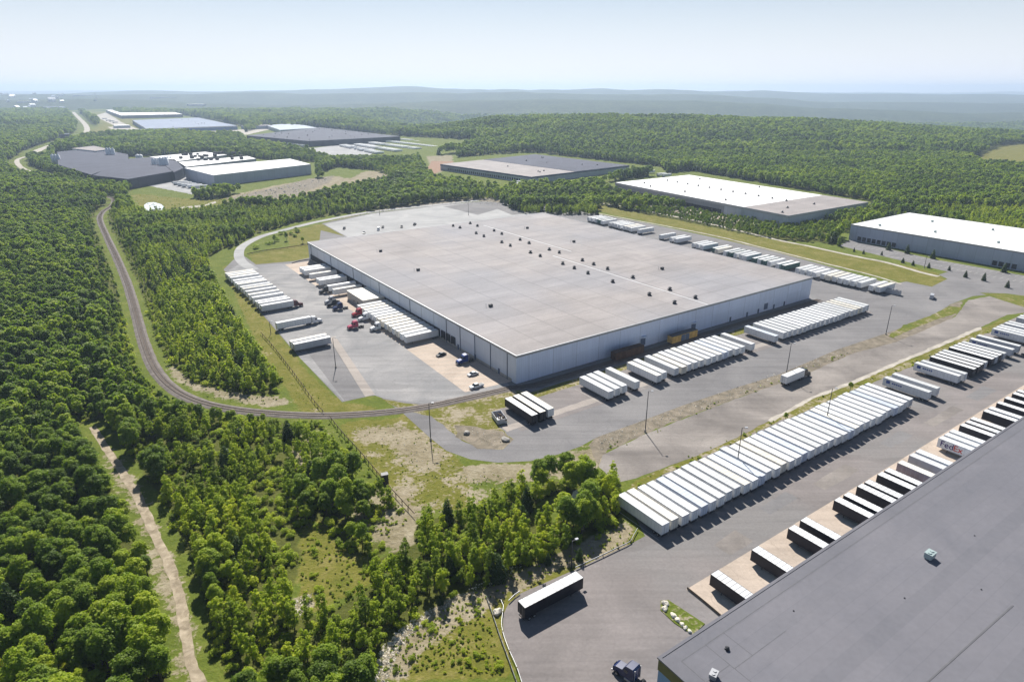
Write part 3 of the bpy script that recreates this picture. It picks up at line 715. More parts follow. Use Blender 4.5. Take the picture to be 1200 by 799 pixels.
# downpipes on the left wall
b = MB(); b.cyl((-0.15, 0, 0), (-0.15, 0, H1 - 0.9), 0.14, n=8); DP = b.mesh('downpipe', M['dock_blue'])
for y in (6, 18, 30, 42, 54, 90, 126, 162, 198, 234): inst('downpipe', DP, main, (0, y, 0))
vents = [(531,264),(539,266),(551,261),(559.5,264),(558,272.5),(567,276),(579,269.5),(588,273.3),(588,283),(598,287),(609.5,280),(620,284),(621.6,295),(633,299),(643.7,291.5),(655.4,295),(659.5,308),(673,313),(682.5,304),(695.7,308.6),(689,319),(712,314),(718,329),(741.7,324),(761,344),(785,338),(790.5,353.6),(815,347.5)]
for p in vents:
    a_, b_ = fr(wp(p[0], p[1], 12.6)); inst('roof_vent', VENT, main, (a_, b_, H1), rng.uniform(0, 6), 1.15)
b = MB(); b.cyl((1.6, 0.3, 0), (1.6, 0.3, 2.0), 0.12, n=8); b.cyl((1.6, 0.3, 2.0), (1.6, 0.3, 2.25), 0.28, n=8); STK = b.mesh('flue', M['galvanised'])
for p in [(575, 358), (446, 294), (490, 316), (618, 267), (672.5, 283), (776, 314.6)]:
    a_, b_ = fr(wp(p[0], p[1], 12.3)); u_ = inst('roof_unit', HVD, main, (a_, b_, H1), 0, 0.8)
    inst('flue', STK, u_, (-4.2, 0.6, 0))
b = MB(); b.box(109.8, 110.3, 0.4, 118, H1, H1 + 0.10); b.box(126, 126.5, 120, 222, H1, H1 + 0.1); b.build('roof_ridge_strip', M['roof_bright'], main)
# dock office box on the left side
e = empty('dock_office', W(-12.2, 119.6), ANG); tag(e, 'small beige flat block standing between the two lines of docked trailers', 'building')
MB().box(0, 11.9, 0, 22, 0, 4.7).build('wall', M['beige_wall'], e)
MB().box(-0.15, 12.0, -0.15, 22.15, 4.7, 4.95).build('roof', M['cream_paint'], e)
b = MB(); b.box(-0.06, 0.0, 3, 4, 0, 2.2); b.build('door', M['dock_dark'], e)
for y in (7, 12, 17): MB().box(-0.05, 0.0, y, y + 1.6, 1.2, 2.4).build('window', M['glass'], e)
# near warehouse lower right
P0 = wp(773, 770, 12); a0, b0 = fr(P0)
near = empty('warehouse', W(a0, b0), ANG); tag(near, 'near warehouse with smooth dark grey roof in the lower right corner', 'warehouse')
wn, ln = 330, 150
b = MB()
b.poly([(0, 0, -.2), (wn, 0, -.2), (wn, 0, 11.6), (0, 0, 11.6)], 0); b.poly([(0, 0, -.2), (0, 0, 9.2), (0, -ln, 9.2), (0, -ln, -.2)], 0)
b.poly([(0, -ln, -.2), (wn, -ln, -.2), (wn, -ln, 11.6), (0, -ln, 11.6)], 0); b.poly([(wn, 0, -.2), (wn, 0, 11.6), (wn, -ln, 11.6), (wn, -ln, -.2)], 0)
b.build('wall', M['wall_near'], near)
MB().box(-0.12, 0.0, -ln, 0.1, 9.2, 11.72).build('fascia', M['olive_band'], near)
MB().box(0.3, wn - .3, -ln + .3, -0.3, 11.4, 11.9).build('roof', M['roof_near'], near)
b = MB(); 
for (x0, x1, y0, y1) in ((-0.3, wn, -0.3, 0.3), (-0.3, 0.3, -ln, -0.302)): b.box(x0, x1, y0, y1, 11.72, 12.0)
b.build('roof_edge', M['roof_near'], near)
simple('seam_dark', (0.12, 0.12, 0.13), 0.8)
b = MB()
for (x0, x1, y0, y1) in ((2.6, 300, -2.75, -2.6), (2.6, 2.75, -120, -2.76), (9, 9.12, -60, -2.76), (2.76, 9, -8.1, -8.0), (14, 14.1, -9, -2.76), (9.13, 24, -9.1, -9.0)):
    b.box(x0, x1, y0, y1, 11.86, 11.915)
b.build('roof_seam', M['seam_dark'], near)
def to_near(px, py, z):
    a_, b_ = fr(wp(px, py, z)); return (a_ - a0, b_ - b0)
x_, y_ = to_near(1089, 653, 12); inst('roof_unit', HV, near, (x_, y_, 11.9), 0, 0.95)
x_, y_ = to_near(836, 793, 12); inst('roof_unit', hvac_mesh(M['galvanised'], 0.8), near, (x_, y_, 11.9), R(20), 0.9)
x_, y_ = to_near(852, 760, 12); inst('roof_vent', vent_mesh(), near, (x_, y_, 11.9), 0, 0.45)
for q in ((930, 715), (1142, 627), (1060, 700), (1150, 690)):
    x_, y_ = to_near(q[0], q[1], 12); inst('roof_drain', bpy.data.meshes['roof_vent'], near, (x_, y_, 11.88), 0, 0.16)
x0_, y0_ = to_near(1092, 794, 11.9); x1_, y1_ = to_near(1187, 709, 11.9)
b = MB(); d = Vector((x1_ - x0_, y1_ - y0_, 0)); p = Vector((x0_, y0_, 0)) - d; n_ = Vector((-d.y, d.x, 0)).normalized() * 0.14; q = Vector((x1_, y1_, 0))
b.hull8([tuple(v + Vector((0, 0, z))) for z in (11.88, 11.95) for v in (p - n_, q - n_, q + n_, p + n_)]); b.build('expansion_joint', M['seam_dark'], near)

def skew_building(name, label, pts, h, wall, roof, roof_parts=(), vents_n=0, seed=0, edge=None):
    """footprint from four roof corners (world), order: left, back, right, front; set square"""
    P = [wp(p[0], p[1], h) for p in pts]
    F = P[3]; u = P[2] - F; l = P[0] - F
    ang = math.atan2(u.y, u.x); w = u.length; ln_ = l.length
    sgn = math.atan2(l.y, l.x) - ang
    e = empty(name, (F.x, F.y, 0), ang); tag(e, label, 'warehouse')
    inv = Matrix.Rotation(-ang, 3, 'Z')
    Q = [inv @ (p - F) for p in P]; Q = [Vector((q.x, q.y, 0)) for q in Q]
    order = [Q[3], Q[2], Q[1], Q[0]]
    b = MB()
    for i in range(4):
        p, q = order[i], order[(i + 1) % 4]; b.poly([(p.x, p.y, -1), (q.x, q.y, -1), (q.x, q.y, h - .3), (p.x, p.y, h - .3)])
    b.build('wall', wall, e)
    b = MB(); b.hull8([(q.x, q.y, h - .3) for q in order] + [(q.x, q.y, h) for q in order]); b.build('roof', roof, e)
    if edge:
        b = MB()
        for i in (0, 3):
            p, q = order[i], order[(i + 1) % 4]; d = (q - p).normalized(); n = Vector((d.y, -d.x, 0)) * 0.25
            b.hull8([tuple(v + Vector((0, 0, z))) for z in (h - 2.0, h + .15) for v in (p + n, q + n, q, p)])
        b.build('roof_edge', edge, e)
    r2 = random.Random(seed)
    for k in range(vents_n):
        s, t_ = r2.uniform(.08, .92), r2.uniform(.08, .92); c = order[0].lerp(order[1], s).lerp(order[3].lerp(order[2], s), t_)
        inst('roof_vent', VENT, e, (c.x, c.y, h), 0, r2.uniform(.9, 1.5))
    return e, order
# second line of warehouses
b1, o1 = skew_building('warehouse', 'warehouse with bright white roof and grey end strip beyond the tree belt', [(721, 214), (807.5, 205), (1017.6, 237), (924, 253)], 10.5, M['wall_light'], M['roof_membrane'], edge=M['grey_paint'])
# grey strip of roof at its front end
pf = [o1[0], o1[1], o1[1].lerp(o1[2], .205), o1[0].lerp(o1[3], .205)]
b = MB(); b.hull8([(q.x, q.y, 10.502) for q in pf] + [(q.x, q.y, 10.6) for q in pf]); b.build('roof_strip', M['roof_tan'], b1)
ld = (o1[3] - o1[0]); Ln = ld.length; ldn = ld.normalized(); ang_l = math.atan2(ldn.y, ldn.x) - R(90)
MB().hull8([tuple(o1[0].lerp(o1[3], s) + Vector((-ldn.y, ldn.x, 0)) * o_ + Vector((0, 0, z))) for z in (0, 9.2) for s, o_ in ((.3, .06), (.995, .06), (.995, 0), (.3, 0))]).build('wall_cladding', M['wall_greyish'], b1)
for k in range(46):
    c = o1[0] + ldn * (Ln * .32 + k * 3.35); d = inst('dock_door', DOOR, b1, (c.x - 0.05, c.y, 0), ang_l); inst('dock_shelter', SHEL, d, (-.1, 0, 0))
for s, t_ in [(.06, .05), (.55, .09), (.25, .1)] + [(.5, .2 + k * .07) for k in range(11)] + [(.12, .35), (.15, .6), (.2, .9), (.1, .8), (.9, .5), (.85, .85)]:
    c = o1[0].lerp(o1[1], s).lerp(o1[3].lerp(o1[2], s), t_); inst('roof_vent', VENT, b1, (c.x, c.y, 10.5 if t_ > .21 else 10.6), 0, 1.1)
fl = wp(997.6, 263, 11.6); fl.z = 0
b2 = box_building('warehouse', 'white roofed grey blue warehouse at right edge behind the row of small conifers', fl - E2 * 260, 87, 260, 11.6, M['wall_slate'], M['roof_membrane'])
for x, y in ((12, 245), (20, 210), (60, 230), (18, 170), (62, 190), (15, 130)): inst('roof_vent', HV, b2, (x, y, 11.6), 0, 0.8)
for k in range(12): inst('dock_door', DOOR, b2, (0, 252 - k * 3.6 - (60 if k > 7 else 0), -.6))
b = MB(); b.box(-3.2, 0, 118, 136, 3.6, 4.0); b.box(-3.1, -2.9, 118, 118.2, 0, 3.6); b.box(-3.1, -2.9, 135.8, 136, 0, 3.6); b.build('canopy', M['dock_blue'], b2)
b3, o3 = skew_building('warehouse', 'wide tan roofed warehouse with dark rear roof and navy eaves behind the central woods', [(516, 192.5), (627, 181), (737.5, 194), (622.5, 207.5)], 8.0, M['wall_light'], M['roof_tan'], edge=M['trim_navy'], vents_n=10, seed=4)
pf = [o3[0].lerp(o3[1], .42), o3[1], o3[2], o3[3].lerp(o3[2], .42)]
b = MB(); b.hull8([(q.x, q.y, 8.002) for q in pf] + [(q.x, q.y, 8.25) for q in pf]); b.build('roof_strip', M['roof_charcoal'], b3)
ld = (o3[3] - o3[0]); Ln = ld.length; ldn = ld.normalized(); al = math.atan2(ldn.y, ldn.x) - R(90)
for k in range(38):
    c = o3[0] + ldn * (8 + k * 4.4); inst('dock_door', DOOR, b3, (c.x, c.y, 0), al)
b4, o4 = skew_building('warehouse', 'black roofed warehouse in the distance beside the packed trailer lot', [(289, 159), (375, 149.5), (469, 160), (362, 165.5)], 11, M['wall_dark'], M['roof_charcoal'], vents_n=26, seed=5)
skew_building('warehouse', 'distant blue walled warehouse with wide grey blue roof', [(155, 141), (232, 138), (278, 147.5), (172, 151)], 11, M['wall_blue'], M['roof_steelblue'], vents_n=8, seed=6, edge=M['trim_white'])
skew_building('warehouse', 'distant warehouse with white roof beyond the blue walled one', [(124, 129), (190, 128), (214, 134), (142, 135.5)], 12, M['wall_dark'], M['roof_membrane'], vents_n=5, seed=7)
skew_building('warehouse', 'farthest slim white roof strip near the town at upper left', [(127, 123.5), (155, 122.6), (162, 124.5), (134, 125.6)], 11, M['wall_greyish'], M['roof_membrane'])
skew_building('warehouse', 'low grey blue roofed shed in the distance behind the black warehouse', [(312, 147), (345, 144.6), (372, 150), (328, 152.5)], 9, M['wall_light'], M['roof_greyblue'])
b10, o10 = skew_building('warehouse', 'grey walled warehouse with clean white roof beside the bare earth mound', [(216, 197), (340, 186.2), (364, 192.5), (250, 205.5)], 13, M['wall_slate'], M['roof_membrane'])
# roof of low dark plant with silos
def pxprism(name, pts, h, mats, parent=None, z0=-0.5, inv=None):
    P = [wp(p[0], p[1], h) for p in pts]
    if sum((P[i].x * P[(i + 1) % len(P)].y - P[(i + 1) % len(P)].x * P[i].y) for i in range(len(P))) < 0: P = P[::-1]
    return P
def plant_block(pts, h, wall, roof, parent):
    P = pxprism('', pts, h, None); O_ = parent.location
    P = [p - O_ for p in P]; n = len(P)
    b = MB()
    for i in range(n):
        p, q = P[i], P[(i + 1) % n]; b.poly([(p.x, p.y, -1), (q.x, q.y, -1), (q.x, q.y, h - .3), (p.x, p.y, h - .3)])
    b.build('wall', wall, parent)
    b = MB(); b.v = [(p.x, p.y, h - .3) for p in P] + [(p.x, p.y, h) for p in P]
    b.f = [tuple(range(n))[::-1], tuple(range(n, 2 * n))] + [(i, (i + 1) % n, n + (i + 1) % n, n + i) for i in range(n)]; b.m = [0] * len(b.f)
    b.build('roof', roof, parent)
c = wp(120, 205); e = empty('processing_plant', (c.x, c.y, 0)); tag(e, 'sprawling low plant of dark flat roofs beside the white silos', 'factory')
plant_block([(67, 178), (112, 174), (150, 181), (150, 190), (107, 205), (68, 193)], 10, M['wall_dark'], M['roof_charcoal'], e)
plant_block([(151, 186), (182, 184), (202, 201), (150, 210), (109, 205.6)], 11.5, M['wall_dark'], M['roof_charcoal'], e)
plant_block([(84, 174), (110, 171), (128, 175), (112, 177)], 12, M['wall_light'], M['roof_tan'], e)
plant_block([(183, 186), (205, 187), (215, 197), (204, 202)], 12, M['wall_dark'], M['roof_charcoal'], e)
c = wp(235, 200); e = empty('processing_plant', (c.x, c.y, 0)); tag(e, 'two white roofed plant halls crowded with roof units behind the grey walled warehouse', 'factory')
plant_block([(175, 184), (240, 178), (266, 181.5), (208, 189)], 12, M['wall_greyish'], M['roof_membrane'], e)
plant_block([(209, 190), (290, 183), (300, 186), (218, 195.5)], 12, M['wall_greyish'], M['roof_membrane'], e)
r2 = random.Random(3)
for k in range(34):
    u_ = r2.random(); py_ = r2.choice((182.2, 184.6, 186.2, 189)); px_ = 208 + 75 * u_ + r2.uniform(-5, 5)
    c_ = wp(px_, py_ - u_ * 2.2, 12) - e.location; inst('roof_unit', HVD, e, (c_.x, c_.y, 12), 0, r2.uniform(1.2, 2.2))
for (px_, py_, hh, rr, n_) in ((189, 203, 20, 2.6, 4), (196, 204, 22, 2.6, 3), (133, 189, 21, 2.6, 3), (166, 190, 12, 3, 2), (69, 195, 18, 2.4, 3), (200, 195, 14, 2.2, 3)):
    for k in range(n_):
        c_ = wp(px_ + (k - n_ / 2) * 3.4, py_); s_ = empty('silo', (c_.x, c_.y, 0))
        where = {189: 'at front corner of the dark plant', 196: 'tallest group beside the white roofed halls', 133: 'in the middle of the dark plant roofs', 166: 'short stub behind the dark plant', 69: 'at far left end of the dark plant', 200: 'low group behind the front silos'}[px_]
        tag(s_, 'white steel silo, %s from the left, %s' % (ordn(k + 1), where), 'silo', 'white silos at the plant')
        MB().cyl((0, 0, 0), (0, 0, hh * .85), rr, n=14).build('tank', M['silo_white'], s_, True)
        MB().cyl((0, 0, hh * .85), (0, 0, hh), rr, 0.5, n=14).build('cap', M['silo_white'], s_)
# small far buildings
for (px_, py_, w_, l_, h_, ro, wa, lb) in (
    (150, 157, 50, 40, 8, 'roof_membrane', 'wall_light', 'small white roofed shed left of the blue walled warehouse'),
    (135, 150.5, 40, 50, 7, 'roof_membrane', 'wall_light', 'low white shed on the bare lot left of the blue walled warehouse'),
    (22, 128, 120, 60, 10, 'roof_membrane', 'wall_light', 'tiny pale building in the far town at upper left'),
    (52, 130, 70, 60, 12, 'roof_greyblue', 'wall_blue', 'bluish block in the far town at upper left'),
    (88, 122.5, 150, 60, 10, 'roof_membrane', 'wall_light', 'thin white roof on the far town skyline'),
    (222, 128.5, 90, 60, 9, 'roof_membrane', 'wall_light', 'small pale roof right of the distant white roofed warehouse'),
    (178, 123, 180, 70, 9, 'roof_greyblue', 'wall_light', 'long pale roof just under the skyline at upper left'),
    (40, 163, 70, 40, 8, 'roof_charcoal', 'wall_dark', 'long dark roof among the trees left of the pale road'),
    (15, 135, 60, 40, 10, 'roof_steelblue', 'wall_blue', 'bluish roof at left edge of the far town'),
    (60, 126, 50, 50, 14, 'roof_membrane', 'wall_light', 'tall white block in the far town'),
    (288, 152, 80, 50, 9, 'roof_tan', 'wall_light', 'pale tan shed right of the blue walled warehouse'),
    (300, 164, 16, 50, 5, 'roof_membrane', 'wall_light', 'narrow white roof left of the black roofed warehouse'),
    (1075, 208, 14, 9, 5, 'roof_tan', 'wall_light', 'small house roof half hidden in the right hand woods'),
    (978, 210, 12, 9, 5, 'roof_tan', 'wall_light', 'little building roof in the woods behind the white roofed warehouse')):
    c_ = wp(px_, py_); z_ = zf(c_.x, c_.y); e = box_building('building', lb, (c_.x, c_.y, z_), w_, l_, h_, M[wa], M[ro]); e['category'] = 'building'
def house():
    e = empty('town_house'); e['category'] = 'house'
    MB().box(-7, 7, -5, 5, -2, 5).build('wall', M['trim_white'], e)
    MB().hull8([(-7.4, -5.4, 5), (7.4, -5.4, 5), (7.4, 5.4, 5), (-7.4, 5.4, 5), (-7.4, -.1, 8.5), (7.4, -.1, 8.5), (7.4, .1, 8.5), (-7.4, .1, 8.5)]).build('roof', M['silo_white'], e); return e
HS = Proto(house); r5 = random.Random(21)
for k in range(44):
    q = (r5.uniform(2, 84), r5.uniform(119, 137)); c_ = wp(*q); HS.put((c_.x, c_.y, zf(c_.x, c_.y)), r5.uniform(0, 3), 'tiny pale house of the far town at upper left', 'houses of the far town', (r5.uniform(1.2, 2.6),) * 3)
# water tower and mast
c_ = wp(114, 127.5); e = empty('water_tower', (c_.x, c_.y, 0)); tag(e, 'dark bulb topped water tower on the far left skyline', 'water tower')
b = MB(); b.cyl((0, 0, 0), (0, 0, 34), 4, 3, 12); b.build('column', M['grey_paint'], e)
b = MB(); b.cyl((0, 0, 30), (0, 0, 38), 4, 12, 16); b.cyl((0, 0, 38), (0, 0, 45), 12, 12, 16); b.cyl((0, 0, 45), (0, 0, 51), 12, 3, 16); b.build('tank', M['dock_blue'], e, True)
c_ = wp(115.5, 126); e = empty('radio_mast', (c_.x, c_.y, 0)); tag(e, 'thin radio mast rising above the far water tower', 'mast')
b = MB(); b.cyl((0, 0, 0), (0, 0, 95), 1.4, 0.7, 6); b.build('mast', M['grey_paint'], e); b = MB(); b.cyl((0, 0, 60), (0, 0, 64), 3, 3, 8); b.build('antenna_ring', M['grey_paint'], e)

# ------------------------------------------------------------------ trailers
TL = 16.15
def wheel_mesh(r=0.5, w=0.55):
    b = MB(); b.cyl((0, -w / 2, 0), (0, w / 2, 0), r, n=14, mat=0); b.cyl((0, -w / 2 - .012, 0), (0, w / 2 + .012, 0), r * .55, n=10, mat=1); return b.mesh('wheel', [M['rubber'], M['steel']])
WH, WHS = wheel_mesh(), wheel_mesh(0.34, 0.24)
def make_trailer(L=TL, reefer=False, logo=False):
    def f():
        e = empty('semi_trailer'); e['category'] = 'trailer'
        b = MB(); b.box(0.05, L, -1.3, 1.3, 1.15, 4.05, (0, 1, 0, 0, 0, 0)); b.build('cargo_box', [M['white_paint'], M['roof_white']], e)
        b = MB()
        for sy in (-1, 1):
            y0, y1 = (1.302, 1.33) if sy > 0 else (-1.33, -1.302)
            b.box(0.0, L + .02, y0, y1, 1.12, 1.3); b.box(0.0, L + .02, y0, y1, 3.93, 4.09)
        b.box(-0.02, .04, -1.33, 1.33, 3.93, 4.09); b.box(L + .002, L + .03, -1.3, 1.3, 3.95, 4.09)
        b.build('rail_trim', M['silver_side'], e)
        b = MB()
        for k in range(1, int(L / 1.22)):
            x = k * 1.22; b.box(x - .03, x + .03, -1.29, 1.29, 4.052, 4.07)
            b.box(x - .03, x + .03, -1.318, -1.302, 1.31, 3.92); b.box(x - .03, x + .03, 1.302, 1.318, 1.31, 3.92)
        b.build('panel_seams', M['silver_side'], e)
        for sy in (-.65, .65):
            d = MB().box(-0.04, 0.045, sy - .62, sy + .62, 1.25, 3.88).build('rear_door', M['white_paint'], e)
            MB().cyl((-0.07, sy - .2 * (1 if sy > 0 else -1), 1.3), (-0.07, sy - .2 * (1 if sy > 0 else -1), 3.8), .03, n=6).build('lock_rod', M['steel'], d)
        MB().box(1.2, L - 1.5, -.5, .5, .95, 1.14).build('chassis', M['dark_steel'], e)
        MB().box(0.6, 4.2, -.6, .6, .7, .95).build('bogie', M['dark_steel'], e)
        b = MB(); b.box(0.0, .12, -1.15, 1.15, .5, .64); b.box(0.0, .12, -.6, -.5, .64, 1.12); b.box(0.0, .12, .5, .6, .64, 1.12); b.build('bumper', M['dark_steel'], e)
        for x in (1.3, 2.6):
            for y in (-1.0, 1.0): inst('wheel', WH, e, (x, y, 0.5))
        for y in (-.75, .75): MB().box(L - 3.1, L - 2.95, y - .08, y + .08, .02, 1.12).build('landing_leg', M['dark_steel'], e)
        if reefer: MB().box(L + .03, L + .55, -.95, .95, 2.0, 3.85).build('cooling_unit', M['silver_side'], e)
        if logo:
            b = MB(); 
            for sy in (1.336,): pass
            for y0, y1 in ((1.331, 1.336), (-1.336, -1.331)):
                b.box(L - 2.6, L - 1.2, y0, y1, 2.3, 3.5); 
                for k in range(5): b.box(L - 3.9 - k * .75, L - 3.35 - k * .75, y0, y1, 2.6, 3.15)
            b.build('livery_mark', M['logo_blue'], e)
        return e
    return Proto(f)
PT = {}
def trailer(kind, loc, rz, label, group, side='white_paint', roof='roof_white', door=None):
    if kind not in PT: PT[kind] = make_trailer(**{'std': {}, 'reefer': dict(reefer=True), 'logo': dict(logo=True), 'short': dict(L=12.2)}[kind])
    p = PT[kind]; o = p.put(loc, rz, label, group)
    for ch in kids(o):
        if ch.name.startswith('cargo_box'):
            for i, m in ((0, side), (1, roof)):
                ch.material_slots[i].link = 'OBJECT'; ch.material_slots[i].material = M[m]
        if side in ('dark_side', 'teal_side') and (ch.name.startswith('panel_seams') or ch.name.startswith('rail_trim')):
            ch.material_slots[0].link = 'OBJECT'; ch.material_slots[0].material = M[side]
        if ch.name.startswith('rear_door'):
            ch.material_slots[0].link = 'OBJECT'; ch.material_slots[0].material = M[door or side]
    return o
_kid = {}
_orig_copy = copy_tree
def copy_tree(o, parent=None):
    c = o.copy(); COL.objects.link(c); c.parent = parent
    if parent is not None: _kid.setdefault(parent.name, []).append(c)
    for ch in tree_of(o): copy_tree(ch, c)
    return c
def kids(o):
    return _kid.get(o.name) or KIDS.get(o.name, [])
SIDEW = {'white_paint': 'white', 'cream_paint': 'cream', 'pale_blue_paint': 'pale blue', 'silver_side': 'silver grey', 'dark_side': 'black sided', 'teal_side': 'dark green sided', 'pink_side': 'pinkish grey', 'grey_paint': 'grey'}
ROOFW = {'roof_white': 'white', 'roof_cream': 'cream', 'roof_blue': 'bluish', 'roof_bright': 'bright white'}
def row(positions, fn, where, group, first=1, kinds=None, styles=None):
    for i, p in enumerate(positions):
        side, roof, kind = (styles or {}).get(i, (None, None, None))
        if side is None:
            side = rng.choices(['white_paint', 'cream_paint', 'pale_blue_paint'], [9, 1.4, .4])[0]
            roof = {'cream_paint': 'roof_cream', 'pale_blue_paint': 'roof_blue'}.get(side) or rng.choices(['roof_white', 'roof_bright', 'roof_cream'], [5, 4, 1])[0]
        kind = kind or 'std'
        if roof is None: roof = 'roof_bright'
        lb = '%s trailer, %s roof, %s %s' % (SIDEW[side], ROOFW[roof], ordn(i + first), where)
        loc, rz = fn(p); trailer(kind, loc, rz, lb, group, side, roof)
up = ANG + R(90)
# long front row
pos = [-23.4 + i * (124 / 35) + rng.uniform(-.12, .12) + (0.4 if i >= 35 else 0) for i in range(36)]
st = {11: ('pale_blue_paint', 'roof_blue', None), 17: ('pale_blue_paint', 'roof_blue', None), 12: ('white_paint', 'roof_bright', 'reefer'), 24: ('pale_blue_paint', 'roof_blue', None), 35: ('silver_side', 'roof_bright', None), 1: ('cream_paint', 'roof_cream', None), 0: ('white_paint', 'roof_white', None)}
row(pos, lambda a: (W(a + 1.3, -97.2 + rng.uniform(-.35, .35)), up + rng.uniform(-.006, .006)), 'from left in the front row', 'trailers in the long front row by the green verge', styles=st)
g2 = [(112.9, 'white_paint', 'logo'), (118.8, 'white_paint', None), (137.4, 'white_paint', 'logo'), (141.4, 'white_paint', 'logo'), (149.5, 'dark_side', None), (153.3, 'dark_side', None), (157.0, 'dark_side', None), (160.6, 'silver_side', None), (167.0, 'dark_side', None), (170.6, 'silver_side', None), (174.2, 'dark_side', None), (177.8, 'silver_side', None), (185.5, 'silver_side', 'logo'), (192.5, 'silver_side', None), (208.5, 'white_paint', 'logo'), (212.2, 'white_paint', None), (215.8, 'white_paint', None), (221.5, 'silver_side', None), (225.2, 'white_paint', None), (236.0, 'silver_side', None), (239.7, 'white_paint', None), (243.4, 'white_paint', None), (247.1, 'white_paint', None), (250.8, 'white_paint', None), (254.5, 'white_paint', None)]
row([g[0] for g in g2], lambda a: (W(a + 1.3, -97.8 + rng.uniform(-.3, .3)), up), 'rightward past the unbroken front row', 'trailers in broken groups at the right end of the front row', styles={i: (g[1], 'roof_bright' if g[1] == 'dark_side' else 'roof_white', g[2]) for i, g in enumerate(g2)})
# at the near warehouse docks
gd = [(-27.5, 'dark_side'), (-12.8, 'dark_side'), (1.6, 'dark_side'), (7.0, 'dark_side'), (22.3, 'dark_side'), (26.6, 'dark_side'), (33.7, 'dark_side'), (37.3, 'dark_side'), (44.2, 'dark_side'), (47.9, 'dark_side'), (55.3, 'pink_side'), (62.4, 'silver_side'), (66.2, 'white_paint'), (80.7, 'white_paint'), (84.4, 'white_paint'), (88.1, 'white_paint'), (95.4, 'dark_side'), (99.2, 'dark_side'), (103.0, 'dark_side'), (112.9, 'dark_side'), (116.6, 'silver_side'), (123.7, 'dark_side'), (130.2, 'dark_side'), (136.8, 'dark_side'), (140.6, 'dark_side'), (148, 'dark_side'), (155, 'white_paint')]
row([g[0] for g in gd], lambda a: (W(a + 1.3, -131.6 + (rng.uniform(-.1, .1))), up), 'from left at the near warehouse docks', 'trailers backed up to the near warehouse', styles={i: (g[1], 'roof_bright' if g[1] != 'pink_side' else 'roof_cream', None) for i, g in enumerate(gd)})
def lettering(txt, mat, parent, x, z, size, y):
    cu = bpy.data.curves.new('lettering', 'FONT'); cu.body = txt; cu.size = size; cu.extrude = .004; cu.offset = .02
    to = bpy.data.objects.new('lettering', cu); COL.objects.link(to); bpy.context.view_layer.update()
    me_ = bpy.data.meshes.new_from_object(to.evaluated_get(bpy.context.evaluated_depsgraph_get())); w_ = to.dimensions.x
    bpy.data.objects.remove(to); me_.materials.clear(); me_.materials.append(mat)
    o = bpy.data.objects.new('lettering', me_); COL.objects.link(o); o.parent = parent; o.location = (x, y, z); o.rotation_euler = (R(90), 0, R(180)); return w_
simple('letter_purple', (0.05, 0.02, 0.14), 0.5); simple('letter_red', (0.55, 0.05, 0.03), 0.5)
for o in list(COL.objects):
    if o.parent is None and 'near warehouse docks' in o.get('label', '') and ' 14th' in o['label']:
        w1 = lettering('Fed', M['letter_purple'], o, 15.4, 1.85, 2.7, 1.345); lettering('Ex', M['letter_red'], o, 15.4 - w1 - .15, 1.85, 2.7, 1.345); o['label'] = 'white trailer with purple and red lettering on its side at the near docks'
# beside the long wall
row([18.4, 22.1, 25.8, 32.2, 43.3, 47.0, 53.8, 57.5, 61.2, 64.9, 68.7, 72.4, 76.1, 79.8, 83.5, 87.2, 90.9, 94.6, 100.9], lambda a: (W(a + 1.3, -31.3 + rng.uniform(-.5, .5)), up), 'from left along the sunless long wall', 'trailers parked beside the long warehouse wall', styles={4: ('white_paint', 'roof_cream', 'reefer'), 0: ('white_paint', 'roof_bright', None)})
row([118.0] + [124.9 + i * 3.67 for i in range(20)], lambda a: (W(a + 1.3, -31.3 + rng.uniform(-.3, .3)), up), 'from left in the block past the wall corner', 'trailers in the tight block at the right end of the long wall', styles={0: ('white_paint', 'roof_blue', None)})
row([-15.3, -11.7, -8.1], lambda a: (W(a + 1.3, -30.8 + (a + 15) * .06), up - R(0)), 'of three standing apart near the scrap container', 'three trailers near the warehouse corner', styles={0: ('dark_side', 'roof_bright', None), 1: ('dark_side', 'roof_cream', None), 2: ('white_paint', 'roof_cream', None)})
# left yard row
bl = [221, 217.4, 213.8, 209.5, 202, 196.5, 192.8, 186.0, 181.8, 175.5, 168.5, 162.0, 154.0, 150.3, 145.2]
row(bl, lambda q: (W(-57.2 + rng.uniform(-.3, .3), q - 1.3), ANG), 'from far end of the left yard row', 'trailers along the left edge of the left yard')
trailer('reefer', W(-58.4, 112.9), ANG, 'white trailer hitched to the white tractor in the left yard', 'hitched trailers in the left yard')
trailer('std', W(-60.4, 85.0), ANG, 'white trailer with cream roof, farther one of the pair near the lamp post', 'pair of trailers near the left yard lamp post', 'white_paint', 'roof_cream')
trailer('std', W(-60.2, 81.2), ANG, 'bright white roofed trailer, nearer one of the pair near the lamp post', 'pair of trailers near the left yard lamp post', 'silver_side', 'roof_bright')
# docked on the left wall
dn = ANG + R(180)
row([208.5, 204.6, 200.7, 190.5, 178.5, 174.6, 160.5, 152.0], lambda q: (W(-0.5, q - 1.3), dn), 'from far end of the left wall', 'trailers docked beyond the beige block', styles={3: ('white_paint', 'roof_cream', None)})
row([117 - i * 4.12 for i in range(14)], lambda q: (W(-0.5, q - 1.3), dn), 'in the docked block before the beige office', 'trailers docked between the beige block and the empty apron', styles={13: ('white_paint', 'roof_white', None)})
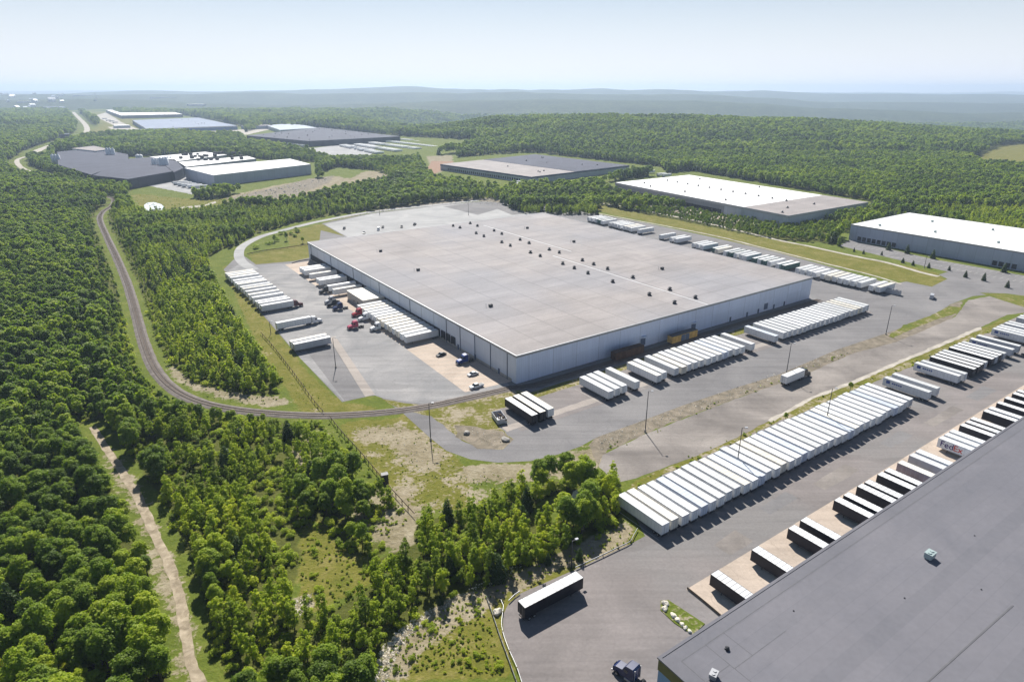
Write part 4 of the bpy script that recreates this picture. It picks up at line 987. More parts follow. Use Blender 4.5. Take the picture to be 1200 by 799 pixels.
# row behind the warehouse
bb = [236, 231, 226.5, 222, 217.5, 208, 204, 200, 196, 190.5, 186.5, 182.5, 174, 150, 139, 134.5, 117, 113, 108.5, 99, 95.4, 88, 84, 80, 75.5, 71.9, 65, 61, 57.4, 53.6, 47, 43, 33.5, 29.8, 26, 22.3, 17.2, 13.5, 9.8, 6, 2.5, -1.2, -5, -12, -15.8]
stl = {19: ('teal_side', 'roof_bright', None), 22: ('teal_side', 'roof_white', None), 26: ('teal_side', 'roof_bright', None), 31: ('teal_side', 'roof_bright', None), 3: ('teal_side', 'roof_white', None), 28: ('teal_side', 'roof_white', None)}
row(bb, lambda q: (W(232.5 + rng.uniform(-.6, .6) + max(0, (q - 60) / 180 * 8), q - 1.3), ANG), 'from far left in the back row', 'trailers in the back row below the yellow grass strip', styles=stl)
# lone one, lower middle
trailer('std', W(-68.0, -98.6), ANG, 'lone black sided trailer with white roof parked by the guardrail curve', None, 'dark_side', 'roof_bright')

# distant lots: trailers of a few pixels
def far_trailer():
    e = empty('semi_trailer'); e['category'] = 'trailer'
    MB().box(0, 16, -1.3, 1.3, 1.1, 4.05, (0, 1, 0, 0, 0, 0)).build('cargo_box', [M['white_paint'], M['roof_bright']], e)
    MB().box(.8, 4.2, -1.15, 1.15, .02, 1.1).build('running_gear', M['rubber'], e); return e
FT = Proto(far_trailer)
fb = MB()
for (p0, p1, cnt) in (((398, 172), (440, 181), 22), ((415, 171), (462, 178.5), 24), ((432, 169), (485, 176), 24), ((450, 167), (505, 174), 22), ((468, 165), (520, 171.5), 20), ((485, 163.5), (535, 169), 18), ((292, 163), (322, 168), 10), ((330, 169), (356, 173), 8)):
    A, B_ = wp(*p0), wp(*p1)
    for k in range(cnt):
        if rng.random() < .12: continue
        c_ = A.lerp(B_, k / (cnt - 1)); w_ = E2 * 1.3
        for (x0, x1, z0, z1, ms) in ((0, 16, 1.1, 4.05, (0, 1, 0, 0, 0, 0)), (.8, 4.2, .02, 1.1, (2,) * 6)):
            fb.hull8([tuple(c_ + E1 * x + w_ * y + Vector((0, 0, z))) for z in (z0, z1) for x, y in ((x0, -1), (x1, -1), (x1, 1), (x0, 1))], ms)
o = fb.build('packed_trailers', [M['white_paint'], M['roof_bright'], M['rubber']]); o['kind'] = 'stuff'
for nm, pts in (('at the dock between woods and tan roofed warehouse', [(600, 217), (604, 219), (609, 219.5), (613, 221), (617, 222)]), ('behind the white roofed warehouse', [(744, 201), (750, 202.5), (757, 204), (770, 207), (776, 208)]), ('on the lot before the dark plant', [(158, 213), (164, 212), (170, 211), (178, 210.5), (184, 209.5), (203, 217), (208, 218.5), (213, 220), (220, 221), (226, 222)]), ('on the bare lot left of blue walled warehouse', [(120, 140), (124, 142), (128, 143), (132, 144.5)])):
    for k, p in enumerate(pts):
        FT.put(wp(*p), ANG + (0 if k % 2 else R(90)) * 0, 'small white trailer, %s from left, %s' % (ordn(k + 1), nm), 'far trailers ' + nm)

# ------------------------------------------------------------------ tractors and cars
def make_tractor(paint, sleeper=True):
    def f():
        e = empty('semi_tractor'); e['category'] = 'truck'; p = M[paint]
        MB().box(0, 7.2, -.45, .45, .75, 1.05).build('chassis', M['dark_steel'], e)
        b = MB(); b.prof([(3.1, .95), (3.1, 3.55), (3.4, 3.95), (4.9, 3.75), (5.35, 3.2), (5.75, 2.2), (5.75, .95)], -1.2, 1.2, .12); cab = b.build('cab', p, e)
        b = MB(); b.prof([(5.752, .6), (5.752, 2.15), (7.4, 1.85), (7.95, 1.5), (8.0, .6)], -1.05, 1.05, .15); b.build('bonnet', p, e)
        MB().hull8([(5.40, -1.0, 3.12), (5.42, 1.0, 3.12), (5.42, 1.0, 3.1), (5.4, -1, 3.1), (5.38, -1.0, 3.16), (5.38, 1.0, 3.16), (5.36, 1.0, 3.16), (5.36, -1.0, 3.16)]).build('visor', M['dark_steel'], cab)
        MB().hull8([(5.76, -1.0, 2.25), (5.78, 1.0, 2.25), (5.70, 1.0, 2.25), (5.70, -1.0, 2.25), (5.45, -.95, 3.05), (5.45, .95, 3.05), (5.38, .95, 3.05), (5.38, -.95, 3.05)]).build('windshield', M['glass'], cab)
        for y in (-1, 1):
            MB().box(4.45, 5.3, min(y * 1.10, y * 1.17), max(y * 1.10, y * 1.17), 2.2, 2.95).build('side_window', M['glass'], cab)
            MB().cyl((3.6, y * 1.0, .75), (5.0, y * 1.0, .75), .33, n=12).build('fuel_tank', M['steel'], e)
            MB().cyl((2.95, y * .95, .9), (2.95, y * .95, 3.9), .08, n=8).build('exhaust', M['steel'], e)
            MB().box(7.96, 8.03, y * .85 - .14, y * .85 + .14, .95, 1.2).build('headlight', M['white_paint'], e)
            inst('wheel', WH, e, (6.9, y * .98, .5))
            for x in (.8, 2.1): inst('wheel', WH, e, (x, y * .95, .5))
        MB().box(7.9, 8.15, -1.15, 1.15, .4, .75).build('bumper', M['steel'], e)
        MB().cyl((1.4, 0, 1.06), (1.4, 0, 1.2), .5, n=14).build('fifth_wheel', M['dark_steel'], e)
        MB().box(8.0, 8.05, -.5, .5, .9, 1.65).build('grille', M['dark_steel'], e)
        return e
    return Proto(f)
TP = {}
def tractor(paint, a, b_, rz, label, group=None, z=0):
    if paint not in TP: TP[paint] = make_tractor(paint)
    return TP[paint].put(W(a, b_, z), rz, label, group)
# origin = rear of the chassis; trailer front sits above local x = 2.9
tractor('maroon_cab', -57.2 + TL - 2.9, 143.9, ANG, 'maroon tractor hitched to the last trailer of the left yard row')
tractor('white_paint', -58.4 + TL - 2.4, 112.9, ANG, 'white tractor unit heading right in the open left yard')
tractor('black_cab', -16.6 + 2.9, 159.2, dn, 'black tractor nosed out from the far docks beyond the beige block')
tractor('grey_paint', -17.5, 139.5, dn, 'grey bobtail tractor parked beside the beige block')
tractor('black_cab', -18.5, 133.0, dn - R(6), 'black bobtail tractor in front of the beige block')
tractor('dark_cab2' if False else 'navy_cab', -18.0, 126.5, dn, 'dark navy bobtail tractor in front of the beige block, nearer one')
tractor('red_cab', -16.6 + 2.9, 111.6, dn, 'bright red tractor hitched in the docked block')
tractor('white_paint', -16.6 + 2.9, 103.4, dn, 'white tractor between the red and the pink tractors')
tractor('pink_cab', -22.5, 95.1, dn, 'pinkish red tractor pulled forward of the docked trailers')
tractor('white_paint', -16.6 + 2.0, 86.9, dn, 'white tractor just before the pinkish red one')
c_ = fr(wp(545, 425)); tractor('blue_cab', c_[0] + 4.0, c_[1], dn, 'vivid blue bobtail tractor on the empty concrete apron')
c_ = fr(wp(731, 806)); tractor('navy_cab', c_[0] + 3.2, c_[1] - 3.6, ANG + R(100), 'dark blue bobtail tractor at bottom edge of the near yard')
tractor('black_cab', 192.5 + 1.3, -96.2 - 2.9 + 0 * 1, ANG - R(90), 'black tractor unit at the foot of the grey trailers on the right')
# lorry on the gravel yard
A_, B_ = wp(917, 452), wp(950, 438); hd = math.atan2(B_.y - A_.y, B_.x - A_.x)
trailer('short', A_, hd, 'white box trailer of the lorry crossing the gravel yard', None, 'white_paint', 'roof_bright')
dv = Vector((math.cos(hd), math.sin(hd), 0)); fa, fb = fr(A_ + dv * (12.2 - 2.9)); tractor('black_cab', fa, fb, hd, 'dark tractor pulling the white box trailer across the gravel yard')
def make_car(paint, kind='sedan'):
    def f():
        e = empty({'sedan': 'car', 'suv': 'car', 'pickup': 'pickup_truck', 'van': 'van'}[kind]); e['category'] = {'pickup': 'pickup truck', 'van': 'van'}.get(kind, 'car'); p = M[paint]
        if kind == 'van': L, body, cab = 6.0, [(0, .35), (0, 2.3), (.2, 2.45), (4.6, 2.4), (5.2, 1.5), (5.9, 1.2), (6.0, .35)], None
        elif kind == 'pickup': L, body, cab = 5.8, [(0, .45), (0, 1.15), (5.5, 1.15), (5.8, .95), (5.8, .45)], [(2.2, 1.152), (2.4, 1.85), (3.9, 1.85), (4.5, 1.152)]
        elif kind == 'suv': L, body, cab = 4.8, [(0, .35), (0, 1.05), (.2, 1.1), (4.4, 1.05), (4.8, .85), (4.8, .35)], [(.15, 1.102), (.5, 1.75), (3.0, 1.75), (3.7, 1.102)]
        else: L, body, cab = 4.6, [(0, .3), (.05, .85), (.6, .95), (3.9, .88), (4.6, .65), (4.6, .3)], [(.7, .93), (1.4, 1.42), (2.8, 1.42), (3.6, .93)]
        b = MB(); b.prof(body, -.92, .92, .08); bd = b.build('body', p, e)
        if cab:
            b = MB(); b.prof(cab, -.84, .84, .14); b.build('glasshouse', M['glass'], e)
            xs = [q[0] for q in cab]; zt = cab[1][1]; MB().box(cab[1][0] + .05, cab[2][0] - .05, -.68, .68, zt + .002, zt + .05).build('roof', p, e)
        else:
            MB().hull8([(4.75, -.8, 2.2), (4.8, .8, 2.2), (4.7, .8, 2.2), (4.7, -.8, 2.2), (5.2, -.8, 1.55), (5.2, .8, 1.55), (5.1, .8, 1.55), (5.1, -.8, 1.55)]).build('windshield', M['glass'], e)
        if kind == 'pickup': MB().box(.1, 2.15, -.78, .78, 1.152, 1.17).build('load_bed', M['dark_steel'], e)
        for x in (L * .18, L * .8):
            for y in (-.82, .82): inst('wheel', WHS, e, (x, y, .34))
        for y in (-.6, .6): MB().box(L - .01, L + .03, y - .15, y + .15, .62, .78).build('headlight', M['white_paint'], e)
        return e
    return Proto(f)
for (k, paint, p, dx, lb) in (('pickup', 'white_paint', (566, 452), 0, 'white pickup parked at the near end of the empty concrete apron'),
    ('sedan', 'silver_side', (560, 438), 0, 'silver grey car beside the vivid blue tractor'),
    ('sedan', 'dark_side', (522, 415), 10, 'dark car in the wall shadow above the blue tractor'),
    ('suv', 'black_cab', (404, 268), 60, 'black car farthest left on the back yard'),
    ('sedan', 'black_cab', (427, 273), 60, 'black car close behind the warehouse back wall, second from left'),
    ('van', 'white_paint', (444, 269), 60, 'white van among the dark cars on the back yard'),
    ('suv', 'dark_side', (449, 266.5), 60, 'dark car just behind the white van on the back yard'),
    ('suv', 'dark_side', (471, 266), 60, 'dark car right of the white van on the back yard'),
    ('pickup', 'black_cab', (487, 263), 50, 'black pickup farthest right on the back yard'),
    ('van', 'silver_side', (1091, 351), -30, 'grey van driving through the road junction at right')):
    make_car(paint, k).put(wp(*p), (ANG + R(180 + dx)) if dx >= 0 else ANG + R(20), lb)

# ------------------------------------------------------------------ rail wagons
def make_wagon(paint, doors):
    e = empty('boxcar'); e['category'] = 'railway wagon'; L = 16.5
    MB().box(0, L, -1.5, 1.5, 1.15, 4.3).build('body', M[paint], e)
    b = MB()
    for k in range(15):
        x = .3 + k * (L - .6) / 14
        for y in (-1.6, 1.502): b.box(x - .06, x + .06, y, y + .098, 1.15, 4.2)
    b.build('side_ribs', M[paint], e)
    MB().prof([(-.1, 4.302), (-.1, 4.4), (L / 2, 4.5), (L + .1, 4.4), (L + .1, 4.302)], -1.55, 1.55).build('roof', M['brown_rail'] if paint == 'brown_rail' else M['dark_steel'], e)
    for x in (5.6, 8.3):
        if doors: MB().box(x, x + 2.5, -1.68, -1.605, 1.2, 4.1).build('sliding_door', M['dock_blue'] if paint != 'brown_rail' else M['brown_rail'], e)
    MB().box(-.6, L + .6, -.2, .2, .85, 1.1).build('underframe', M['dark_steel'], e)
    for x in (2.2, L - 2.2):
        tr = MB().box(x - 1.3, x + 1.3, -1.0, 1.0, .62, .95).build('bogie', M['dark_steel'], e)
        for dx in (-.85, .85):
            b = MB(); b.cyl((x + dx, -.85, .95), (x + dx, -.6, .95), .43, n=14); b.cyl((x + dx, .6, .95), (x + dx, .85, .95), .43, n=14); b.cyl((x + dx, -.6, .95), (x + dx, .6, .95), .08, n=8); b.build('wheelset', M['dark_steel'], tr)
    return e
e = make_wagon('brown_rail', True); e.location = W(45.5, -5.2, 0.0); e.rotation_euler.z = ANG; e['label'] = 'dark brown boxcar on the siding against the long warehouse wall'
e = make_wagon('yellow_rail', True); e.location = W(79.5, -5.2, 0.0); e.rotation_euler.z = ANG; e['label'] = 'faded yellow boxcar on the siding against the long warehouse wall'

# ------------------------------------------------------------------ street furniture
def lamp(loc, h, label, heads=1, rz=0.0, base=True):
    e = empty('lamp_post', loc, rz); tag(e, label, 'lamp post', 'lamp posts round the yards')
    if base: MB().cyl((0, 0, 0), (0, 0, .9), .38, .34, 12).build('base', M['concrete'], e)
    MB().cyl((0, 0, .9 if base else 0), (0, 0, h), .17, .10, 8).build('pole', M['dark_steel'], e)
    for s in ((-1, 1) if heads == 2 else (1,)):
        a = MB().cyl((0, 0, h - .1), (s * .9, 0, h), .05, n=6).build('arm', M['dark_steel'], e)
        MB().box(min(s * .8, s * 1.6), max(s * .8, s * 1.6), -.28, .28, h - .05, h + .18).build('lamp_head', M['grey_paint'], a)
    return e
# masts
lamp(wp(504.7, 515.7), 13.4, 'tall dark lamp post where the railway meets the yard road')
lamp(wp(756, 506), 14.9, 'tall lamp post on the rubble verge casting a thin shadow')
lamp(wp(1038, 392), 14.0, 'lamp post in the weeds near the right hand junction')
lamp(wp(921, 441), 14.0, 'lamp post just behind the moving lorry')
lamp(wp(393.5, 431), 13.0, 'lamp post by the pair of trailers in the left yard')
lamp(W(19.4, -87.0), 14.0, 'lamp post rising between trailers in the left half of the front row')
lamp(W(66.4, -87.0), 14.0, 'lamp post rising between trailers in the right half of the front row')
lamp(wp(317.5, 391), 6.0, 'short lamp post on the grass edge of the left yard', 1, 0, False)
lamp(wp(1083, 314), 7.5, 'short pale lamp post beside the car park conifers', 1)
lamp(wp(669.5, 666), 8.0, 'slim post standing in the grass above the lone trailer', 1, R(30), False)
lamp(wp(445, 251), 10, 'lamp post on the far back yard, left one', 1)
lamp(wp(549, 252), 10, 'lamp post on the dark patch of the back yard', 1)
def guardrail(name, pts, label, hgt=.75, gap=4.0, mat='galvanised', cat='guardrail', beam=.32, mesh=False):
    L = smooth_line([wp(*p) for p in pts], 1.5); e = empty(name, L[0]); tag(e, label, cat); O_ = L[0]
    b = MB()
    for i, p in enumerate(L):
        t = (L[min(i + 1, len(L) - 1)] - L[max(i - 1, 0)]).normalized(); n_ = Vector((-t.y, t.x, 0)) * .04
        for q, z in ((p - n_, hgt - beam), (p - n_, hgt), (p + n_, hgt), (p + n_, hgt - beam)): b.v.append((q.x - O_.x, q.y - O_.y, z))
    for i in range(len(L) - 1):
        for k in range(4): b.f.append((4 * i + k, 4 * i + (k + 1) % 4, 4 * i + 4 + (k + 1) % 4, 4 * i + 4 + k)); b.m.append(0)
    b.build('beam', M[mat], e)
    pm = MB().box(-.09, .09, -.09, .09, 0, hgt + .06).mesh('post', M['wood'])
    acc = 0
    for i in range(len(L) - 1):
        acc += (L[i + 1] - L[i]).length
        if acc > gap: acc = 0; inst('post', pm, e, (L[i].x - O_.x, L[i].y - O_.y, 0))
    return e
guardrail('guardrail', [(587, 705), (590, 712), (588, 728), (589, 742), (597, 765), (606, 785), (620, 830)], 'grey guardrail curving along the left edge of the near yard')
guardrail('guardrail', [(674, 667), (700, 655), (725, 643), (739, 636), (743, 628), (747, 621)], 'weathered guardrail from the lone trailer up to the front row')
guardrail('guardrail', [(596, 706), (603, 699), (609, 695)], 'short guardrail piece behind the lone trailer')
guardrail('retaining_wall', [(570, 701), (576, 718), (585, 745), (596, 775), (612, 820)], 'long low timber wall running down through the dry grass', .8, 3, 'bleached_grey', 'wall', .75)
guardrail('fence', [(386, 490), (400, 508), (420, 530), (437, 550), (455, 572), (486, 606)], 'brown fence running from the railway down to the gully', 1.4, 3, 'wood', 'fence', .35)
guardrail('fence', [(306, 392), (322, 410), (345, 440), (365, 468), (380, 486)], 'thin brown fence through the grass between left yard and young wood', 1.3, 3, 'wood', 'fence', .3)
guardrail('fence', [(290, 299), (310, 295), (340, 291), (370, 286)], 'low fence across the lawn behind the left yard', 1.2, 4, 'wood', 'fence', .5)
guardrail('kerb', [(342, 309), (352, 306), (372, 303)], 'low kerb wall at the far end of the left docks', .5, 400, 'wood', 'kerb', .5)
guardrail('kerb', [(805, 690), (825, 706), (845, 723)], 'dark timber edging at the left end of the near dock apron', .7, 400, 'wood', 'kerb', .7)
# dark utility cabinet on the fence line
e = empty('utility_cabinet', wp(451.5, 566), R(20)); tag(e, 'dark upright cabinet beside the brown fence', 'cabinet')
MB().box(-.9, .9, -.7, .7, 0, 3.0).build('cabinet_body', M['dark_steel'], e); MB().box(-1.0, 1.0, -.8, .8, 3.0, 3.2).build('roof', M['dark_steel'], e); MB().box(-.4, .4, -.76, -.702, .2, 2.6).build('door', M['dock_dark'], e)
# open scrap container
c_ = wp(585, 492); e = empty('scrap_container', c_, ANG + R(75)); tag(e, 'open topped rusty skip heaped with pallets beside the three trailers', 'skip')
b = MB(); b.box(-3.2, 3.2, -1.7, -1.6, .2, 1.9); b.box(-3.2, 3.2, 1.6, 1.7, .2, 1.9); b.box(-3.3, -3.2, -1.7, 1.7, .2, 1.9); b.box(3.2, 3.3, -1.7, 1.7, .2, 1.9); b.box(-3.2, 3.2, -1.6, 1.6, .2, .3); b.build('hull', M['silver_side'], e)
b = MB()
for k in range(26):
    x, y, z = rng.uniform(-2.7, 2.7), rng.uniform(-1.2, 1.2), rng.uniform(.6, 1.8); b.cyl((x, y, z), (x + rng.uniform(-1, 1), y + rng.uniform(-.5, .5), z + rng.uniform(-.3, .5)), rng.uniform(.08, .3), n=5)
b.build('scrap', M['wood'], e)
for x in (-2.4, 2.4): MB().box(x - .15, x + .15, -1.5, 1.5, 0, .2).build('skid', M['dark_steel'], e)
c_ = wp(1040, 343); e = empty('waste_container', c_, ANG - R(88)); tag(e, 'long dark roll off container at the right end of the back row', 'skip')
b = MB(); b.box(-6.5, 6.5, -1.3, -1.2, .2, 2.5); b.box(-6.5, 6.5, 1.2, 1.3, .2, 2.5); b.box(-6.6, -6.5, -1.3, 1.3, .2, 2.5); b.box(6.5, 6.6, -1.3, 1.3, .2, 2.5); b.box(-6.5, 6.5, -1.2, 1.2, .2, .35)
for k in range(12): b.box(-6.2 + k * 1.1, -6.1 + k * 1.1, -1.4, -1.301, .2, 2.5); b.box(-6.2 + k * 1.1, -6.1 + k * 1.1, 1.301, 1.4, .2, 2.5)
b.build('hull', M['grey_paint'], e); b = MB()
for k in range(20): x = rng.uniform(-6, 6); b.cyl((x, rng.uniform(-1, 1), 2.0), (x + rng.uniform(-1, 1), rng.uniform(-1, 1), 2.7), .25, n=5)
b.build('waste', M['bleached_grey'], e); 
for x in (-5, 5): MB().cyl((x, -1.2, .2), (x, 1.2, .2), .18, n=8).build('roller', M['dark_steel'], e)

# rocks
def rock_mesh(seed, mat, flat=.6):
    import bmesh
    r3 = random.Random(seed); bm = bmesh.new(); bmesh.ops.create_icosphere(bm, subdivisions=2, radius=1)
    for v in bm.verts:
        n_ = 1 + .28 * math.sin(v.co.x * 3.1 + seed) * math.cos(v.co.y * 2.7 + seed * 2) + r3.uniform(-.1, .1); v.co = Vector((v.co.x * n_, v.co.y * n_ * .8, v.co.z * n_ * flat))
    m_ = bpy.data.meshes.new('boulder'); bm.to_mesh(m_); bm.free(); m_.materials.append(mat); return m_
RK = [rock_mesh(i, M['pale_rock']) for i in range(4)]; RG = [rock_mesh(i + 5, M['grey_rock'], .4) for i in range(3)]
def rock(p, s, label, me_, group=None, z=0):
    o = bpy.data.objects.new('boulder', me_); COL.objects.link(o); o.location = wp(*p) + Vector((0, 0, s * .3 + z)); o.scale = (s, s, s); o.rotation_euler = (0, 0, rng.uniform(0, 6)); tag(o, label, 'boulder', group)
for k, (p, s) in enumerate([((779.5, 708), .85), ((779, 714), .8), ((789, 722), .75), ((794, 727), .7), ((799, 732), .6), ((803, 736), .55), ((808, 740), .5)]):
    rock(p, s, 'pale boulder, %s from top along the small grass island' % ordn(k + 1), RK[k % 4], 'pale boulders on the grass island', .08)
rock((583, 718), 1.1, 'single pale boulder beside the guardrail curve', RK[1])
rock((676, 585), 2.2, 'large pale rock in the hedge meadow, left one', RK[0]); rock((684, 583), 1.6, 'pale rock in the hedge meadow, right one', RK[2])
rock((547, 508), 1.4, 'flat concrete lump left of the gravel tip', RG[0]); rock((592, 516), 1.5, 'flat concrete lump right of the gravel tip', RG[1])
sheet('island', [(774, 704), (783, 703), (826, 731), (812, 744), (790, 730), (774, 715)], bpy.data.materials['ground'], 0.16, th=.2)
# rubble along the creek: uncountable stones
b = MB(); r4 = random.Random(9)
def stones(poly, cnt, smin, smax):
    xs = [p[0] for p in poly]; ys = [p[1] for p in poly]; k = 0
    while k < cnt:
        x, y = r4.uniform(min(xs), max(xs)), r4.uniform(min(ys), max(ys))
        if not inpoly(np.array([x]), np.array([y]), poly)[0]: continue
        k += 1; c = wp(x, y); s = r4.uniform(smin, smax) * r4.uniform(.5, 1.3); an = r4.uniform(0, 3)
        ca_, sa_ = math.cos(an) * s, math.sin(an) * s; i = len(b.v); j = r4.uniform(.5, .9)
        for (u_, w_, z_) in ((1, 0, 0), (.2, .8, 0), (-.9, .3, 0), (-.3, -.8, 0), (.3, -.2, .8), (-.2, .3, .7)):
            b.v.append((c.x + ca_ * u_ - sa_ * w_ * j, c.y + sa_ * u_ + ca_ * w_ * j, z_ * s * .8 - .05))
        for f in ((0, 1, 4), (1, 2, 5), (2, 3, 5), (3, 0, 4), (4, 1, 5), (3, 4, 5)): b.f.append(tuple(i + q for q in f)); b.m.append(0)
stones([(436, 799), (446, 760), (470, 735), (500, 715), (505, 722), (480, 745), (462, 775), (455, 799)], 900, .15, .5)
stones([(500, 714), (560, 684), (620, 652), (622, 658), (570, 690), (510, 722)], 300, .1, .35)
stones([(342, 705), (372, 692), (364, 718), (345, 722)], 120, .2, .5)
stones([(700, 511), (860, 455), (1000, 404), (1000, 412), (860, 466), (757, 505), (705, 528)], 700, .15, .45)
stones([(385, 259), (520, 236), (590, 232), (600, 240), (520, 239), (435, 248)], 500, .4, .9)
stones([(415, 500), (470, 505), (540, 545), (600, 552), (600, 575), (520, 565), (450, 540)], 400, .1, .35)
stones([(540, 500), (590, 505), (600, 520), (570, 522)], 160, .15, .4)
stones([(265, 236), (330, 218), (385, 208), (380, 216), (330, 232), (280, 242)], 200, .5, 1.6)
o = b.build('rubble_stones', M['pale_rock']); o['kind'] = 'stuff'

# ------------------------------------------------------------------ vegetation
def crown_mesh(name, mat, seed, kind, quads, size):
    g = np.random.default_rng(seed); cs = []; rs = []
    if kind == 'broad':
        nl = 64
        for i in range(nl):
            th = g.uniform(0, 2 * math.pi); zz = g.uniform(-0.75, 1.0); rr = math.sqrt(max(0, 1 - zz * zz)) * g.uniform(.55, 1.0)
            cs.append((math.cos(th) * rr * 1.95, math.sin(th) * rr * 2.05, 5.3 + zz * 2.7)); rs.append(g.uniform(.3, .78))
        cs.append((0, 0, 5.2)); rs.append(1.5)
    elif kind == 'birch':
        stems = [(g.uniform(-.55, .55), g.uniform(-.55, .55), g.uniform(.62, 1.0)) for _ in range(3)]; stems[0] = (0, 0, 1.05)
        for i in range(36):
            sx_, sy_, hh_ = stems[i % 3]; f_ = g.uniform(0, 1); z = .9 + (6.6 * hh_ - .9) * f_; th = g.uniform(0, 6.28); k = min(1, (1.06 - f_) * 2.0) ** .5 * (.6 + .4 * min(1, f_ * 4))
            cs.append((sx_ + math.cos(th) * .72 * k, sy_ + math.sin(th) * .72 * k, z)); rs.append(g.uniform(.25, .55) * (.5 + .6 * k))
    elif kind == 'bush':
        for i in range(7):
            th = g.uniform(0, 6.28); r_ = g.uniform(0, .9); cs.append((math.cos(th) * r_, math.sin(th) * r_, g.uniform(.35, 1.0))); rs.append(g.uniform(.4, .65))
    else:
        for i in range(15):
            z = .8 + 6.4 * i / 14; cs.append((g.uniform(-.1, .1), g.uniform(-.1, .1), z)); rs.append(1.9 * (1 - (z - .6) / 7.4) ** .75 + .1)
    cs = np.array(cs); rs = np.array(rs); p = rs ** 2 / (rs ** 2).sum()
    li = g.choice(len(rs), quads, p=p); d = g.normal(size=(quads, 3)); d /= np.linalg.norm(d, axis=1)[:, None]
    if kind == 'conifer': d[:, 2] = d[:, 2] * .18 - .12
    else: d[:, 2] = np.where(d[:, 2] < -.35, -d[:, 2], d[:, 2])
    d /= np.linalg.norm(d, axis=1)[:, None]
    P = cs[li] + d * (rs[li] * g.uniform(.6, 1.22, quads))[:, None]
    N = d * .75 + g.normal(size=(quads, 3)) * .42 + np.array([0, 0, .75]); N /= np.linalg.norm(N, axis=1)[:, None]
    up_ = g.normal(size=(quads, 3)); U = np.cross(N, up_); U /= np.linalg.norm(U, axis=1)[:, None]; V = np.cross(N, U)
    s = size * g.uniform(.55, 1.25, quads)[:, None]; asp = g.uniform(.55, .9, quads)[:, None]
    vv = np.stack([P + U * s * .5, P + V * s * .5 * asp, P - U * s * .5, P - V * s * .5 * asp], 1).reshape(-1, 3)
    me_ = bpy.data.meshes.new(name); me_.vertices.add(len(vv)); me_.vertices.foreach_set('co', vv.ravel())
    me_.loops.add(len(vv)); me_.loops.foreach_set('vertex_index', np.arange(len(vv)))
    me_.polygons.add(quads); me_.polygons.foreach_set('loop_start', np.arange(0, len(vv), 4)); me_.polygons.foreach_set('loop_total', np.full(quads, 4)); me_.update(calc_edges=True)
    tn = g.uniform(0, 1, len(rs)); a_ = me_.attributes.new('tone', 'FLOAT', 'FACE'); a_.data.foreach_set('value', np.clip(tn[li] * .8 + g.uniform(-.1, .3, quads), 0, 1))
    me_.materials.append(mat); return me_
def trunk_mesh(h, r, seed):
    g = random.Random(seed); b = MB(); p = Vector((0, 0, -.2)); pts = [p]
    for k in range(4): p = p + Vector((g.uniform(-.15, .15), g.uniform(-.15, .15), h / 4)); pts.append(p)
    for k in range(4): b.cyl(pts[k], pts[k + 1], r * (1 - k * .2), r * (1 - (k + 1) * .2), 7)
    for k in range(5):
        q = pts[2 + k % 3]; an = g.uniform(0, 6.28); b.cyl(q, q + Vector((math.cos(an) * h * .22, math.sin(an) * h * .22, h * .18)), r * .4, r * .12, 5)
    return b.mesh('trunk', M['bark'])
CR = {'broad': [crown_mesh('crown', M['leaf_broad'], s, 'broad', 4200, .38) for s in range(6)], 'birch': [crown_mesh('crown', M['leaf_birch'], 20 + s, 'birch', 1500, .34) for s in range(6)], 'conifer': [crown_mesh('crown', M['leaf_conifer'], 40 + s, 'conifer', 1500, .55) for s in range(3)], 'bush': [crown_mesh('foliage', M['leaf_birch'], 60 + s, 'bush', 420, .34) for s in range(3)]}
LO = {'broad': [crown_mesh('crown_far', M['leaf_broad'], s, 'broad', 620, .95) for s in range(4)], 'birch': [crown_mesh('crown_far', M['leaf_birch'], 20 + s, 'birch', 330, .75) for s in range(4)], 'conifer': [crown_mesh('crown_far', M['leaf_conifer'], 40 + s, 'conifer', 420, .9) for s in range(2)]}
TR = [trunk_mesh(5.2, .24, s) for s in range(3)]; TRB = [trunk_mesh(5.5, .13, 5 + s) for s in range(3)]
def tree(kind, x, y, s, label, group, cat='tree', name=None, z=None):
    e = empty(name or {'broad': 'broadleaf_tree', 'birch': 'young_birch_tree', 'conifer': 'conifer_tree'}[kind], (x, y, zf(x, y) if z is None else z), rng.uniform(0, 6.28)); e.scale = (s, s, s * rng.uniform(.88, 1.15)); tag(e, label, cat, group)
    for nm, me_ in (('crown', rng.choice(CR[kind])), ('trunk', rng.choice(TR if kind != 'birch' else TRB))):
        o = bpy.data.objects.new(nm, me_); COL.objects.link(o); o.parent = e
    return e
# candidate points
pts = []
def cand(y0, y1, step, tag_):
    out = []
    y = y0
    while y < y1:
        w_ = y * 0.98 + 45; n_ = int(2 * w_ / step); xs = -w_ + (np.arange(n_) + nrg.uniform(-.42, .42, n_)) * step; ys = y + nrg.uniform(-.42, .42, n_) * step
        out.append(np.stack([xs, ys], 1)); y += step
    return np.concatenate(out)
def edge_keep(A, dens=1.0):
    ok, px, py = treeable(A[:, 0], A[:, 1]); z = terrain(A[:, 0], A[:, 1])
    ok &= (px > -130) & (px < 1330) & (nrg.random(len(A)) < dens)
    return A[ok], px[ok], py[ok], z[ok]
A, pxa, pya, za = edge_keep(cand(64, 620, 3.05, 0))
